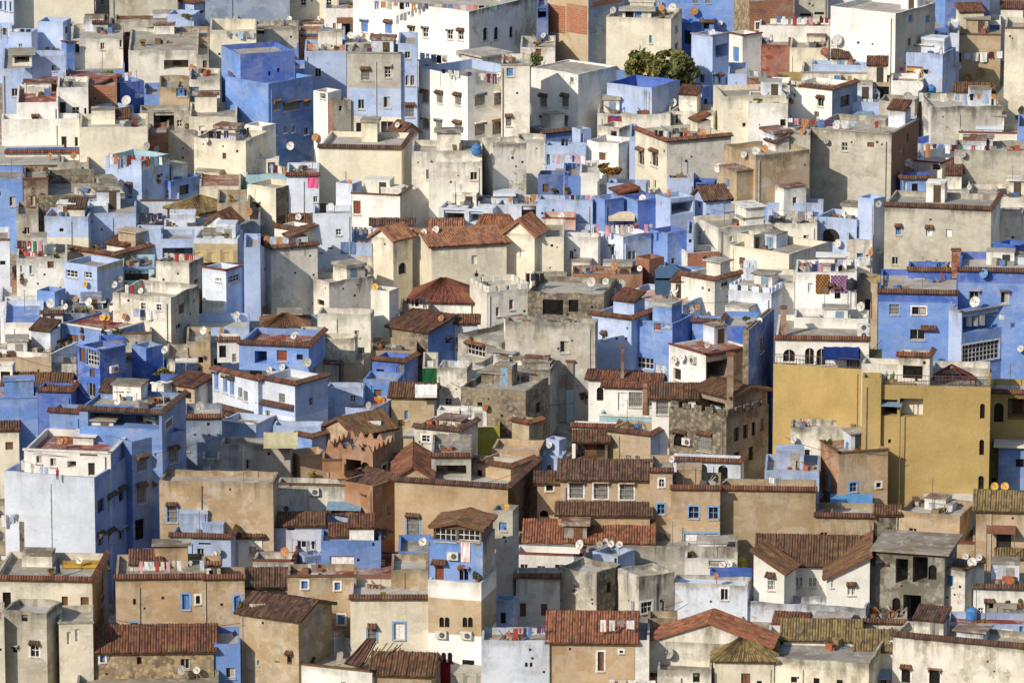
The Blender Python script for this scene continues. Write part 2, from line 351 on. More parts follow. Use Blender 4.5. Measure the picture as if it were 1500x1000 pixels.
def build(col,col2,x0,xc,x1,yt,yb,short,rest,o,ws,parent=None):
    H=Hs(); H.short=short; H.rest=rest; H.o=o
    if parent is None: d=depth_of(yb); corner=at_depth(xc,yt,d)
    else:
        b=at_z(xc,yb,parent.zr); d=b.y; corner=at_depth(xc,yt,d)
    ppm=F/((corner-CAM).dot(FW)); H.ppm=ppm; H.d=d
    zt=corner.z; wl=(xc-x0)/ppm; wr=(x1-xc)/ppm; az=math.atan2(corner.x,corner.y)
    roof=o.get('r','f'); rk=roof[0]; rp=float(roof[1:] or 0)
    ph=float(o.get('ph',.55)) if rk=='f' else 0.
    rs=float(o.get('rs',22)); Dd=rs/(ppm*SP)
    if rk in 'gh' and rp: run=rp/(ppm*(SP+.36*CP)); Dd=2*run
    if rk=='s' and rp: Dd=rp/(ppm*(SP+.30*CP))
    if 'th' in o: th=R_(float(o['th']))
    elif wr<.25: th=R_(.6)
    elif wl<.25: th=R_(89.4)
    else: th=max(R_(7),min(R_(82),math.atan2(wr,wl)))
    if wr>=.25 and wl>=.25 and 'th' not in o:
        Rl=wr/math.sin(th); Ll=wl/math.cos(th)
        if Rl>14: th=max(th,math.asin(min(.95,wr/14)))
        if Ll>16 and wl<wr: th=min(th,math.acos(max(.05,min(.99,wl/16))))
    ang=-az
    def rot(x,y): return V3((x*math.cos(ang)-y*math.sin(ang),x*math.sin(ang)+y*math.cos(ang),0))
    a=rot(-math.cos(th),math.sin(th)); b=rot(math.sin(th),math.cos(th))
    WL=solve_len(corner,a,x0) if wl>=.25 else Dd
    WR=solve_len(corner,b,x1) if wr>=.25 else Dd
    WL=min(WL,40); WR=min(WR,40)
    c0=V3((corner.x,corner.y,0)); c1=c0+a*WL; c2=c0+a*WL+b*WR; c3=c0+b*WR
    z0=(gz(min(c0.y,c1.y,c3.y))-1.0) if parent is None else parent.zr-.05
    if parent is None and zt-z0<2.2: z0=zt-2.2
    H.corner=corner; H.a=a; H.b=b; H.WL=WL; H.WR=WR; H.zt=zt; H.z0=z0; H.zr=zt-ph; H.poly=[c0,c3,c2,c1]; H.col=col
    dirt=(.8 if yt>430 else .62)*(float(o['d']) if 'd' in o else DIRT.get(col,.4))
    base=V3((corner.x+(a.x*WL+b.x*WR)/2,corner.y+(a.y*WL+b.y*WR)/2,z0))
    if parent is None:
        nm,cat=kindof(short)
        root=empty(nm,base); H.root=root; par=root
        root['kind']='thing'; tag(root,short+((' '+rest) if rest else ''),cat,{'house':'houses on the hillside','wall':'walls among the houses','hut':'huts and sheds on the roofs','terrace':'roof terraces on the hillside','tower':'towers among the houses'}[cat])
        wname='wall'
    else: par=parent.root; wname='roof_room'
    jit_dim=(1+random.uniform(-.06,.06))*(.86 if yb>740 else (.94 if yb>600 else 1))  # random tone, plus lower houses painted darker to imitate dimmer light there
    C1=tuple(x*jit_dim for x in pcol(col)); C2=tuple(x*jit_dim for x in pcol(col2))  # C2 puts shade into the colour of some right faces
    bands=[]
    nL=V3((a.y,-a.x,0)); nL=nL if nL.y<0 or nL.dot(b)<0 else -nL
    if nL.dot(b)>0: nL=-nL
    nR=V3((b.y,-b.x,0))
    if nR.dot(a)>0: nR=-nR
    if 'lo' in o:
        for t in o['lo'].split(','):
            cc,yy=t.split('@'); bands.append((at_depth(xc,float(yy),d).z,pcol(cc)))
        bands.sort()
    def colf(c):
        def f(z):
            for zb,cc in bands:
                if z<zb: return cc
            return c
        return f
    holes={'L':[],'R':[]}; wins=[]
    for (px,py,pw,phh,t) in expand(ws):
        side='L' if (px<xc or wr<.25) and wl>=.25 else 'R'
        u=a if side=='L' else b; n=nL if side=='L' else nR; Lm=WL if side=='L' else WR
        def hit(x,y):
            r=ray(x,y); tt=(corner-CAM).dot(n)/r.dot(n); p=CAM+r*tt; return (p-corner).dot(u),p.z
        ua,za=hit(px-pw/2,py); ub,zb=hit(px+pw/2,py); _,zt1=hit(px,py-phh/2); _,zb1=hit(px,py+phh/2)
        u0,u1=min(ua,ub),max(ua,ub); zz0,zz1=zb1,zt1
        u0=max(u0,.12); u1=min(u1,Lm-.12); zz1=min(zz1,zt-.12); zz0=max(zz0,z0+.05)
        if u1-u0<.1 or zz1-zz0<.1: continue
        dp=2.6 if t[0]=='o' else .2
        if t[0]=='o' and (WR if side=='L' else WL)<2.2: dp=.8
        R=[u0,u1,zz0,zz1,dp]
        if any(not(R[1]<=q[0]+.02 or R[0]>=q[1]-.02 or R[3]<=q[2]+.02 or R[2]>=q[3]-.02) for q in holes[side]): print('OVERLAP',short,px,py); continue
        if t[0] not in 'kt': holes[side].append(R)
        wins.append((side,u,-n,R,t,dp))
    rnd=random.Random(int(x0*7+yt*13)); ocn=[] if 'aw' in o else None
    if not wins and parent is None and rk in 'fgsLh' and o.get('d')!='.15' and rnd.random()<.8 and 'Y' not in (col,) and not short.startswith(('broad tan','plain cream','blank','bamboo','dark slatted')):
        for side,u,n,Lm,ok in (('L',a,nL,WL,wl*ppm>30),('R',b,nR,WR,wr*ppm>30)):
            if not ok: continue
            for k in range(rnd.choice([0,1,1,2,3]) if Lm>3 else 1):
                w=rnd.uniform(.35,.8); h=rnd.uniform(.45,1.1); uu=rnd.uniform(.4,max(.5,Lm-w-.4)); zz=zt-rnd.uniform(.9,2.4)-h
                R=[uu,min(uu+w,Lm-.15),max(zz,z0+.2),zz+h,.2]
                if R[3]-R[2]<.3 or R[1]-R[0]<.2 or any(not(R[1]<=q[0]+.1 or R[0]>=q[1]-.1 or R[3]<=q[2]+.1 or R[2]>=q[3]-.1) for q in holes[side]): continue
                holes[side].append(R); wins.append((side,u,-n,R,rnd.choice(['d','d','n','nh','p','g','w','b','W']),.2))
    if parent is None and dirt>.3:
        for side,u,n,Lm,ok in (('L',a,nL,WL,wl*ppm>30),('R',b,nR,WR,wr*ppm>30)):
            if not ok: continue
            for k in range(rnd.choice([0,1,2,3])):
                w=rnd.uniform(.14,.26); uu=rnd.uniform(.3,max(.4,Lm-.5)); zz=zt-rnd.uniform(.7,3.2); R=[uu,uu+w,zz,zz+w,.2]
                if R[1]>Lm-.15 or zz<z0+.3 or any(not(R[1]<=q[0]+.3 or R[0]>=q[1]+.3 or R[3]<=q[2]+.5 or R[2]>=q[3]+.5) for q in holes[side]): continue
                vm=MB(); q=V3((c0.x+u.x*uu,c0.y+u.y*uu,zz)); vm.box(q+n*.012,u*w,-n*.01,V3((0,0,w)),(.025,.02,.018),PAINT); wins.append(('vent',vm,q))
    mb=MB(); mat=BRICK if col=='K' else (STONE if col=='D' or o.get('mat')=='st' else PLASTER); mat2=BRICK if col2=='K' else (STONE if col2=='D' or o.get('mat')=='st' else PLASTER)
    zh=[z for z,_ in bands]
    amp=.11*min(1,dirt+.15) if (rk=='f' and not o.get('c') and not o.get('rail')) else 0.
    wall_face(mb,c0,a,WL,z0,zt,zh,holes['L'],colf(C1),dirt,-nL,mat,amp)
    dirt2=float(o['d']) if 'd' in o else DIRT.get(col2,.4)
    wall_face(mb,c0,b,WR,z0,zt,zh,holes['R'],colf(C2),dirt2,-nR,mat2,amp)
    wall_face(mb,c1,b,WL*0+WR,z0,zt,zh,[],colf(C1),dirt,nL*0-nR*-1,mat,amp)
    wall_face(mb,c3,a,WL,z0,zt,zh,[],colf(C1),dirt,nL,mat,amp)
    rcode=o.get('rc'); rcol=PAL[rcode] if rcode else random.choice([(.36,.32,.25),(.42,.38,.31),(.30,.27,.22),(.46,.43,.37)])
    Z=lambda p,z: V3((p.x,p.y,z))
    rf=MB()
    tc=random.choice(TILEC); 
    if 'tc' in o: tc={'o':(.23,.165,.07),'r':(.19,.066,.04),'b':(.13,.07,.045),'n':(.14,.07,.035),'t':(.27,.105,.055),'c':(.31,.14,.075)}[o['tc']]
    if rk=='f':
        t=.2; s=t
        i0=c0+a*s+b*s; i1=c1-a*s+b*s; i2=c2-a*s-b*s; i3=c3+a*s-b*s
        icol=PAL[o['in']] if 'in' in o else C1
        out=[c0,c1,c2,c3]; inn=[i0,i1,i2,i3]
        for k in range(4):
            p,q=out[k],out[(k+1)%4]; pi,qi=inn[k],inn[(k+1)%4]
            Lk=(q-p).length; fs=[0]+([x/Lk for x in cuts(Lk)] if amp else [])+[1]
            zz=lambda x: V3((x.x,x.y,zt+(DZ(x,amp) if amp else 0)))
            for f0,f1 in zip(fs,fs[1:]):
                a0,a1,b0,b1=p.lerp(q,f0),p.lerp(q,f1),pi.lerp(qi,f0),pi.lerp(qi,f1)
                mb.poly((zz(a0),zz(a1),zz(b1),zz(b0)),icol if 'in' in o else C1,PLASTER,dist=(.3,.3,.3,.3),dirt=dirt)
                mb.poly((zz(b0),zz(b1),Z(b1,zt-ph),Z(b0,zt-ph)),icol,PLASTER,dist=(0,0,ph,ph),dirt=dirt if 'in' not in o else .15)
        rf.poly([Z(q,zt-ph) for q in inn],rcol,PLASTER,dirt=.8)
        if o.get('m'):
            for (p,dv,L) in ((c0,a,WL),(c0,b,WR),(c1,b,WR),(c3,a,WL)):
                n=max(3,int(L/(.8 if o['m']=='2' else 1.1)))
                for i in range(n):
                    q=Z(p+dv*(L*(i+.5)/n),zt); w=dv*(L/n*.33); th_=(b if dv is a else a)*.2
                    if p is c1: th_=-a*.2
                    if p is c3: th_=-b*.2
                    for hh,ww in ((.32,1.),(.62,.6),(.9,.25)) if o['m']=='2' else ((.5,1.),):
                        pass
                    if o['m']=='2':
                        l=[q-w,q+w,q+w*.7+V3((0,0,.28)),q+V3((0,0,.58)),q-w*.7+V3((0,0,.28))]
                        mb.poly(l,C1,PLASTER,dist=[.3]*5,dirt=dirt); l2=[x+th_ for x in l]; mb.poly(l2,C1,PLASTER,dist=[.3]*5,dirt=dirt)
                        for k in range(5): mb.poly((l[k],l[(k+1)%5],l2[(k+1)%5],l2[k]),C1,PLASTER,dirt=dirt)
                    else: mb.box(q-w,w*2,th_,V3((0,0,.55)),C1,mat)
    elif rk=='S':
        e=.45; q=[c0-a*e-b*e,c1+a*e-b*e,c2+a*e+b*e,c3-a*e+b*e]
        rf.box(Z(q[0],zt),q[1]-q[0],q[3]-q[0],V3((0,0,.2)),rcol,PLASTER,.8)
    else:
        e=.35; 
        if rk in 'gs':
            if wl<.25 or (o.get('ax')=='R'): A,B,LA,LB=b,a,WR,WL   # ridge along right face
            else: A,B,LA,LB=a,b,WL,WR
        if rk in 'gs':
            run=LB/2 if rk=='g' else LB
            ct=abs(B.y)
            rise=max(run*.16,min(run*.75,(rp/ppm-run*ct*SP)/CP)) if rp else run*.36
            sl=rise/run
            eA=c0-A*e; eB=c0+A*(LA+e)
            ed=-B*e
            E0=Z(eB,zt)+ed-V3((0,0,sl*e)); E1=Z(eA,zt)+ed-V3((0,0,sl*e))
            R0=Z(eB+B*run,zt+rise); R1=Z(eA+B*run,zt+rise)
            up=V3((0,0,.14)); tile_slope(rf,E0+up,E1+up,R1+up,R0+up,tc)
            if rk=='g':
                G0=Z(eB+B*(LB+e),zt-sl*e); G1=Z(eA+B*(LB+e),zt-sl*e); tile_slope(rf,G1+up,G0+up,R0+up,R1+up,tc)
                for p in (c0,c0+A*LA): mb.poly((Z(p,zt),Z(p+B*LB,zt),Z(p+B*run,zt+rise)),C1 if p is not c0 or A is b else C2,PLASTER,dist=(1,1,.2),dirt=dirt)
            else:
                for p in (c0,c0+A*LA): mb.poly((Z(p,zt),Z(p+B*LB,zt),Z(p+B*LB,zt+rise)),C1,PLASTER,dist=(1,1,.2),dirt=dirt)
                mb.poly((Z(c0+B*LB,zt),Z(c0+A*LA+B*LB,zt),Z(c0+A*LA+B*LB,zt+rise),Z(c0+B*LB,zt+rise)),C1,PLASTER,dirt=dirt)
        elif rk=='L':   # gable end in the left (front) face, ridge running back along b
            rise=rp/ppm/CP; run=WL/2; sl=rise/run; up=V3((0,0,.14))
            for sgn,pe in ((1,c0),(-1,c1)):
                dv=a*sgn; E0=Z(pe-dv*e-b*e,zt-sl*e); E1=Z(pe-dv*e+b*(WR+e),zt-sl*e); Rr0=Z(pe+dv*run-b*e,zt+rise); Rr1=Z(pe+dv*run+b*(WR+e),zt+rise)
                tile_slope(rf,E0+up,E1+up,Rr1+up,Rr0+up,tc)
            for p in (c0,c3): mb.poly((Z(p,zt),Z(p+a*WL,zt),Z(p+a*run,zt+rise)),C1,PLASTER,dist=(1,1,.2),dirt=dirt)
        elif rk=='m':   # one slope falling sideways; positive value: high on the right
            rise=abs(rp)/ppm/CP; up=V3((0,0,.14)); hi,lo_=(c0,c1) if rp>0 else (c1,c0); dv=a if rp>0 else -a; sl=rise/WL
            tile_slope(rf,Z(lo_+dv*e-b*e,zt-sl*e)+up,Z(lo_+dv*e+b*(WR+e),zt-sl*e)+up,Z(hi-dv*.2+b*(WR+e),zt+rise+sl*.2)+up,Z(hi-dv*.2-b*e,zt+rise+sl*.2)+up,tc)
            for p in (V3((0,0,0)),b*WR): mb.poly((Z(c0+p,zt),Z(c1+p,zt),Z(hi+p,zt+rise)),C1,PLASTER,dist=(1,1,.2),dirt=dirt)
            mb.poly((Z(hi,zt),Z(hi+b*WR,zt),Z(hi+b*WR,zt+rise),Z(hi,zt+rise)),C1,PLASTER,dirt=dirt)
        elif rk=='h':
            m=min(WL,WR)/2; rise=max(m*.18,(rp/ppm-m*SP*abs(b.y))/CP) if rp else m*.4; sl=rise/m; up=V3((0,0,.14))
            q=[Z(c0-a*e-b*e,zt-sl*e),Z(c1+a*e-b*e,zt-sl*e),Z(c2+a*e+b*e,zt-sl*e),Z(c3-a*e+b*e,zt-sl*e)]
            if WL>=WR: r0=Z(c0+a*m+b*WR/2,zt+rise); r1=Z(c1-a*m+b*WR/2,zt+rise); qs=((q[1],q[0],r0,r1),(q[0],q[3],r0,r0),(q[3],q[2],r1,r0),(q[2],q[1],r1,r1))
            else: r0=Z(c0+b*m+a*WL/2,zt+rise); r1=Z(c3-b*m+a*WL/2,zt+rise); qs=((q[1],q[0],r0,r0),(q[0],q[3],r1,r0),(q[3],q[2],r1,r1),(q[2],q[1],r0,r1))
            for s4 in qs: tile_slope(rf,*[x+up for x in s4],tc)
    w=mb.build(wname,par,V3((corner.x,corner.y,z0)))
    if parent is not None: par=w; H.root=parent.root
    rf.build('roof',par,V3((corner.x,corner.y,zt)))
    if o.get('c'):
        cp=MB()
        for (dv,L,n,vis) in ((a,WL,nL,wl>=.25),(b,WR,nR,wr>=.25)):
            if not vis: continue
            if o['c']=='t':
                e0=Z(c0-dv*.15,zt+.02)+n*.32; e1=Z(c0+dv*(L+.15),zt+.02)+n*.32
                tile_slope(cp,e0,e1,Z(c0+dv*(L+.15),zt+.30)-n*.12,Z(c0-dv*.15,zt+.30)-n*.12,tc,.10)
            else:
                cc={'r':(.20,.06,.04),'w':(.72,.7,.65),'g':(.33,.3,.25),'b':PAL['B'],'v':PAL['V'],'n':PAL['N']}[o['c']]
                cp.box(Z(c0+n*.1-dv*.1,zt+.004),dv*(L+.2),-n*.34,V3((0,0,.12)),cc,PAINT)
        cp.build('coping',par,V3((corner.x,corner.y,zt)))
    if o.get('rail'):
        rl=MB(); zb=zt; ht=.9; cc=(.10,.08,.07) if o['rail']=='1' else (.7,.7,.66)
        for (dv,L,vis) in ((a,WL,wl>=.25),(b,WR,wr>=.25)):
            if not vis: continue
            n=max(2,int(L/.3))
            for i in range(n+1): rl.box(Z(c0+dv*(L*i/n),zb),dv*.03,V3((0,.03,0)),V3((0,0,ht)),cc,METAL)
            for zz in (.1,ht): rl.box(Z(c0,zb+zz),dv*L,V3((0,.05,0)),V3((0,0,.05)),cc,METAL)
        rl.build('railing',par,V3((corner.x,corner.y,zt)))
    if parent is None and rnd.random()<.4:
        side=(a,nL,WL) if wl>=wr else (b,nR,WR); uu=side[2]*rnd.choice([.06,.94,rnd.uniform(.2,.8)])
        if not any(h[0]-.15<uu<h[1]+.15 for h in holes['L' if wl>=wr else 'R']):
            q=c0+side[0]*uu+side[1]*.07; pp=MB(); pp.tube(Z(q,z0+.5),Z(q,zt-rnd.uniform(.3,.9)),.05,rnd.choice([(.5,.48,.44),(.22,.2,.18),C1]),PAINT,6); pp.build('downpipe',par,Z(q,z0+.5))
    if parent is None and rk=='f' and 'in' not in o and not o.get('rail') and WL>4.2 and WR>4.2 and ph<1 and not o.get('nr'):
        for k in range(rnd.choice([0,1,1,2,2])):
            sw=rnd.uniform(1.6,2.8); sd_=rnd.uniform(1.5,2.2); hh=rnd.uniform(.9,2.1)*(1 if k==0 else .5); ca=rnd.uniform(.3,max(.35,WL-sw-.3)); cb=max(.3,WR-sd_-.25-rnd.uniform(0,.8))
            q=c0+a*ca+b*cb; zr=zt-ph; pc=rnd.choice([C1,PAL['W'],PAL['Z'],C1,PAL['L']]); rr=MB(); e=V3((0,0,hh))
            A_=a*sw; B_=b*sd_; qs=[q,q+A_,q+A_+B_,q+B_]
            for i in range(4):
                m0,m1=qs[i],qs[(i+1)%4]; rr.poly((Z(m0,zr-.02),Z(m1,zr-.02),Z(m1,zr+hh),Z(m0,zr+hh)),pc,PLASTER,dist=(hh,hh,0,0),dirt=max(.4,dirt))
            rt=rnd.random(); ov=rnd.choice([0.03,.03,.15,.3])
            if rt<.17: tile_slope(rr,Z(q-a*.15-b*.2,zr+hh+.1),Z(q+A_+a*.15-b*.2,zr+hh+.1),Z(q+A_+B_+a*.15,zr+hh+.75),Z(q+B_-a*.15,zr+hh+.75),tc,.1)
            elif rt<2: rr.box(Z(q-a*ov-b*ov,zr+hh),a*(sw+2*ov),b*(sd_+2*ov),V3((0,0,rnd.choice([.06,.12,.3]))),rnd.choice([(.28,.25,.2),(.18,.08,.05),pc,pc,(.35,.32,.27),(.2,.17,.12)]),PLASTER,.9)
            ro=rr.build('roof_room',par,Z(q,zr))
            if hh>1.2 and rnd.random()<.6:
                dm=MB(); side=(a,nL) if abs(a.x)>.7 else (b,nR); dq=Z(q+side[0]*.4+side[1]*.03,zr); dm.box(dq,side[0]*.75,-side[1]*.025,V3((0,0,min(1.8,hh-.2))),rnd.choice([PAL['n'],(.05,.045,.04),(.05,.045,.04),(.09,.06,.04),(.2,.3,.4),(.3,.28,.24)]),PAINT); dm.build('door',ro,dq)
    if parent is None and not ws and col in 'LGCWPZMTBU' and rk in 'fg' and not short.startswith(('huge','blank','broad','plain','left','long tan','narrow','tall tan','bamboo','blue painted','plain slate')) and not o.get('nw'):
        for side,n,Lm,hk in ((a,nL,WL,'L'),(b,nR,WR,'R')):
            if (hk=='L' and wl*ppm<45) or (hk=='R' and wr*ppm<45): continue
            for k in range(rnd.choice([0,1,1,2])):
                w=min(rnd.uniform(1.8,4.),Lm*.55); ps=rnd.uniform(.1,max(.15,Lm-w-.1)); dd=rnd.uniform(1.,2.4); top=zt-rnd.uniform(1.2,4.2)
                if top<z0+2: continue
                q=c0+side*ps+n*dd; wc=rnd.choice([C1,C1,PAL['W'],PAL['Z'],PAL['L'],PAL['P'],PAL['C']]); wm=MB()
                if rnd.random()<.3:
                    rcx=rnd.choice([(.36,.33,.28),(.22,.10,.06),(.30,.22,.12),(.5,.48,.42),(.2,.3,.4)])
                    wm.poly((Z(q,top),Z(q+side*w,top),Z(q+side*w-n*dd,top+.35),Z(q-n*dd,top+.35)),rcx,PAINT); wm.poly((Z(q,top-.07),Z(q+side*w,top-.07),Z(q+side*w-n*dd,top+.28),Z(q-n*dd,top+.28)),rcx,PAINT)
                    wm.poly((Z(q,top-.07),Z(q+side*w,top-.07),Z(q+side*w,top),Z(q,top)),rcx,PAINT)
                    for e in (.05,w-.1): wm.box(Z(q+side*e,z0),side*.07,-n*.07,V3((0,0,top-z0-.03)),(.15,.11,.08),PAINT)
                    ow=MB(); dq=Z(c0+side*(ps+.4)+n*.03,top-2.3); ow.box(dq,side*(w*.5),-n*.02,V3((0,0,1.9)),(.03,.026,.022),PAINT)
                    wo=wm.build('lean_to_canopy',par,Z(q,z0)); ow.build('doorway',wo,dq); continue
                hs=[]
                if w>1.7 and rnd.random()<.75:
                    ww=rnd.uniform(.5,.9); hs=[[w*.5-ww/2,w*.5+ww/2,top-1.9,top-1.9+rnd.uniform(.7,1.1),.15]]
                wall_face(wm,q,side,w,z0,top,[],hs,lambda z_:wc,max(.3,dirt),-n,PLASTER)
                for e in (0,w): wall_face(wm,q+side*e,-n,dd,z0,top,[],[],lambda z_:wc,max(.3,dirt),side,PLASTER)
                wo=wm.build('wing',par,Z(q,z0)); r2=MB()
                if rnd.random()<.35: tile_slope(r2,Z(q-side*.15+n*.2,top),Z(q+side*(w+.15)+n*.2,top),Z(q+side*(w+.15)-n*dd,top+dd*.33),Z(q-side*.15-n*dd,top+dd*.33),tc,.1)
                else: r2.box(Z(q-side*.08+n*.08,top),side*(w+.16),-n*(dd+.08),V3((0,0,.12)),rnd.choice([(.30,.27,.22),wc,(.18,.08,.05),(.22,.19,.15)]),PLASTER,.8)
                r2.build('roof',wo,Z(q,top))
                for R in hs: window(wo,q,side,-n,R[:4],rnd.choice(['d','p','n','g','w','b']),.15,wc,dirt)
    for v in [v for v in wins if v[0]=='vent']: v[1].build('wall_vent',par,v[2])
    for (side,u,nin,R,t,dp) in [v for v in wins if v[0]!='vent']:
        cc=colf(C1 if side=='L' else C2)((R[2]+R[3])/2)
        window(par,c0,u,nin,R[:4],t,dp,cc,dirt)
    H.nL=nL; H.nR=nR; H.hasL=wl>=.25; H.hasR=wr>=.25; H.holes=holes; H.wall=w; H.rk=rk; H.ph=ph
    HOUSES.append(H)
    return H
def town(text):
    last=lastP=None
    for ln in text.strip().split('\n'):
        ln=ln.strip()
        if not ln or ln[0]=='#': continue
        f=[x.strip() for x in ln.split('|')]
        hd=f[0].split(); kind=hd[0]; cc=hd[1].split('/'); x0,xc,x1,yt,yb=[float(v) for v in hd[2:7]]
        f+=['']*5
        if kind=='H': last=build(cc[0],cc[-1],x0,xc,x1,yt,yb,f[1],f[2],parse_opts(f[3]),f[4])
        else:
            h=lastP=build(cc[0],cc[-1],x0,xc,x1,yt,yb,last.short,'',parse_opts(f[1]),f[2],parent=lastP if kind=='PP' else last)
# ------------------------------------------------------------ placing things on the houses
def in_poly(p,poly):
    s=None
    for i in range(len(poly)):
        q=poly[i]; r=poly[(i+1)%len(poly)]; c=(r.x-q.x)*(p.y-q.y)-(r.y-q.y)*(p.x-q.x)
        if s is None: s=c>0
        elif (c>0)!=s: return False
    return True
def pick(x,y):
    best=None
    r=ray(x,y)
    for H in HOUSES:
        zz=H.zr
        t=(zz-CZ)/r.z; p=CAM+r*t
        if in_poly(p,H.poly) and (best is None or t<best[0]): best=(t,H,p,'roof',None)
        for n,u,L,ok in ((H.nL,H.a,H.WL,H.hasL),(H.nR,H.b,H.WR,H.hasR)):
            if not ok or abs(r.dot(n))<1e-5: continue
            t=(H.corner-CAM).dot(n)/r.dot(n); p=CAM+r*t; k=(p-H.corner).dot(u)
            if 0<=k<=L and H.z0<=p.z<=H.zt and (best is None or t<best[0]-1e-6): best=(t,H,p,'wall',n)
    return best
ORD=['leftmost','second from left','third from left','fourth from left','fifth from left','sixth from left','seventh from left','eighth from left','ninth from left','tenth from left','eleventh from left','twelfth from left','thirteenth from left','fourteenth from left','fifteenth from left','sixteenth from left','seventeenth from left','eighteenth from left','nineteenth from left','twentieth from left']
NUM=['zero','one','two','three','four','five','six','seven','eight','nine','ten','eleven','twelve','thirteen','fourteen','fifteen','sixteen','seventeen','eighteen','nineteen','twenty','twentyone','twentytwo']
def acc(o,kind,what,H,x,cat,group,prep='on'): ACC.append([o,kind,what,H,x,cat,group,prep])
def label_all():
    by={}
    for A in ACC: by.setdefault((A[1],A[3].short if A[3] else ''),[]).append(A)
    for (k,s),L in by.items():
        L.sort(key=lambda A:A[4])
        for i,(o,kind,what,H,x,cat,group,prep) in enumerate(L):
            n=len(L)
            if n==1: lab=f'{what} {prep} {s}'
            elif n==2: lab=f'{"left" if i==0 else "right"} {what} {prep} {s}'
            else: lab=f'{what} {"rightmost" if i==n-1 else ORD[min(i,19)]} {prep} {s}'
            tag(o,lab,cat,group)
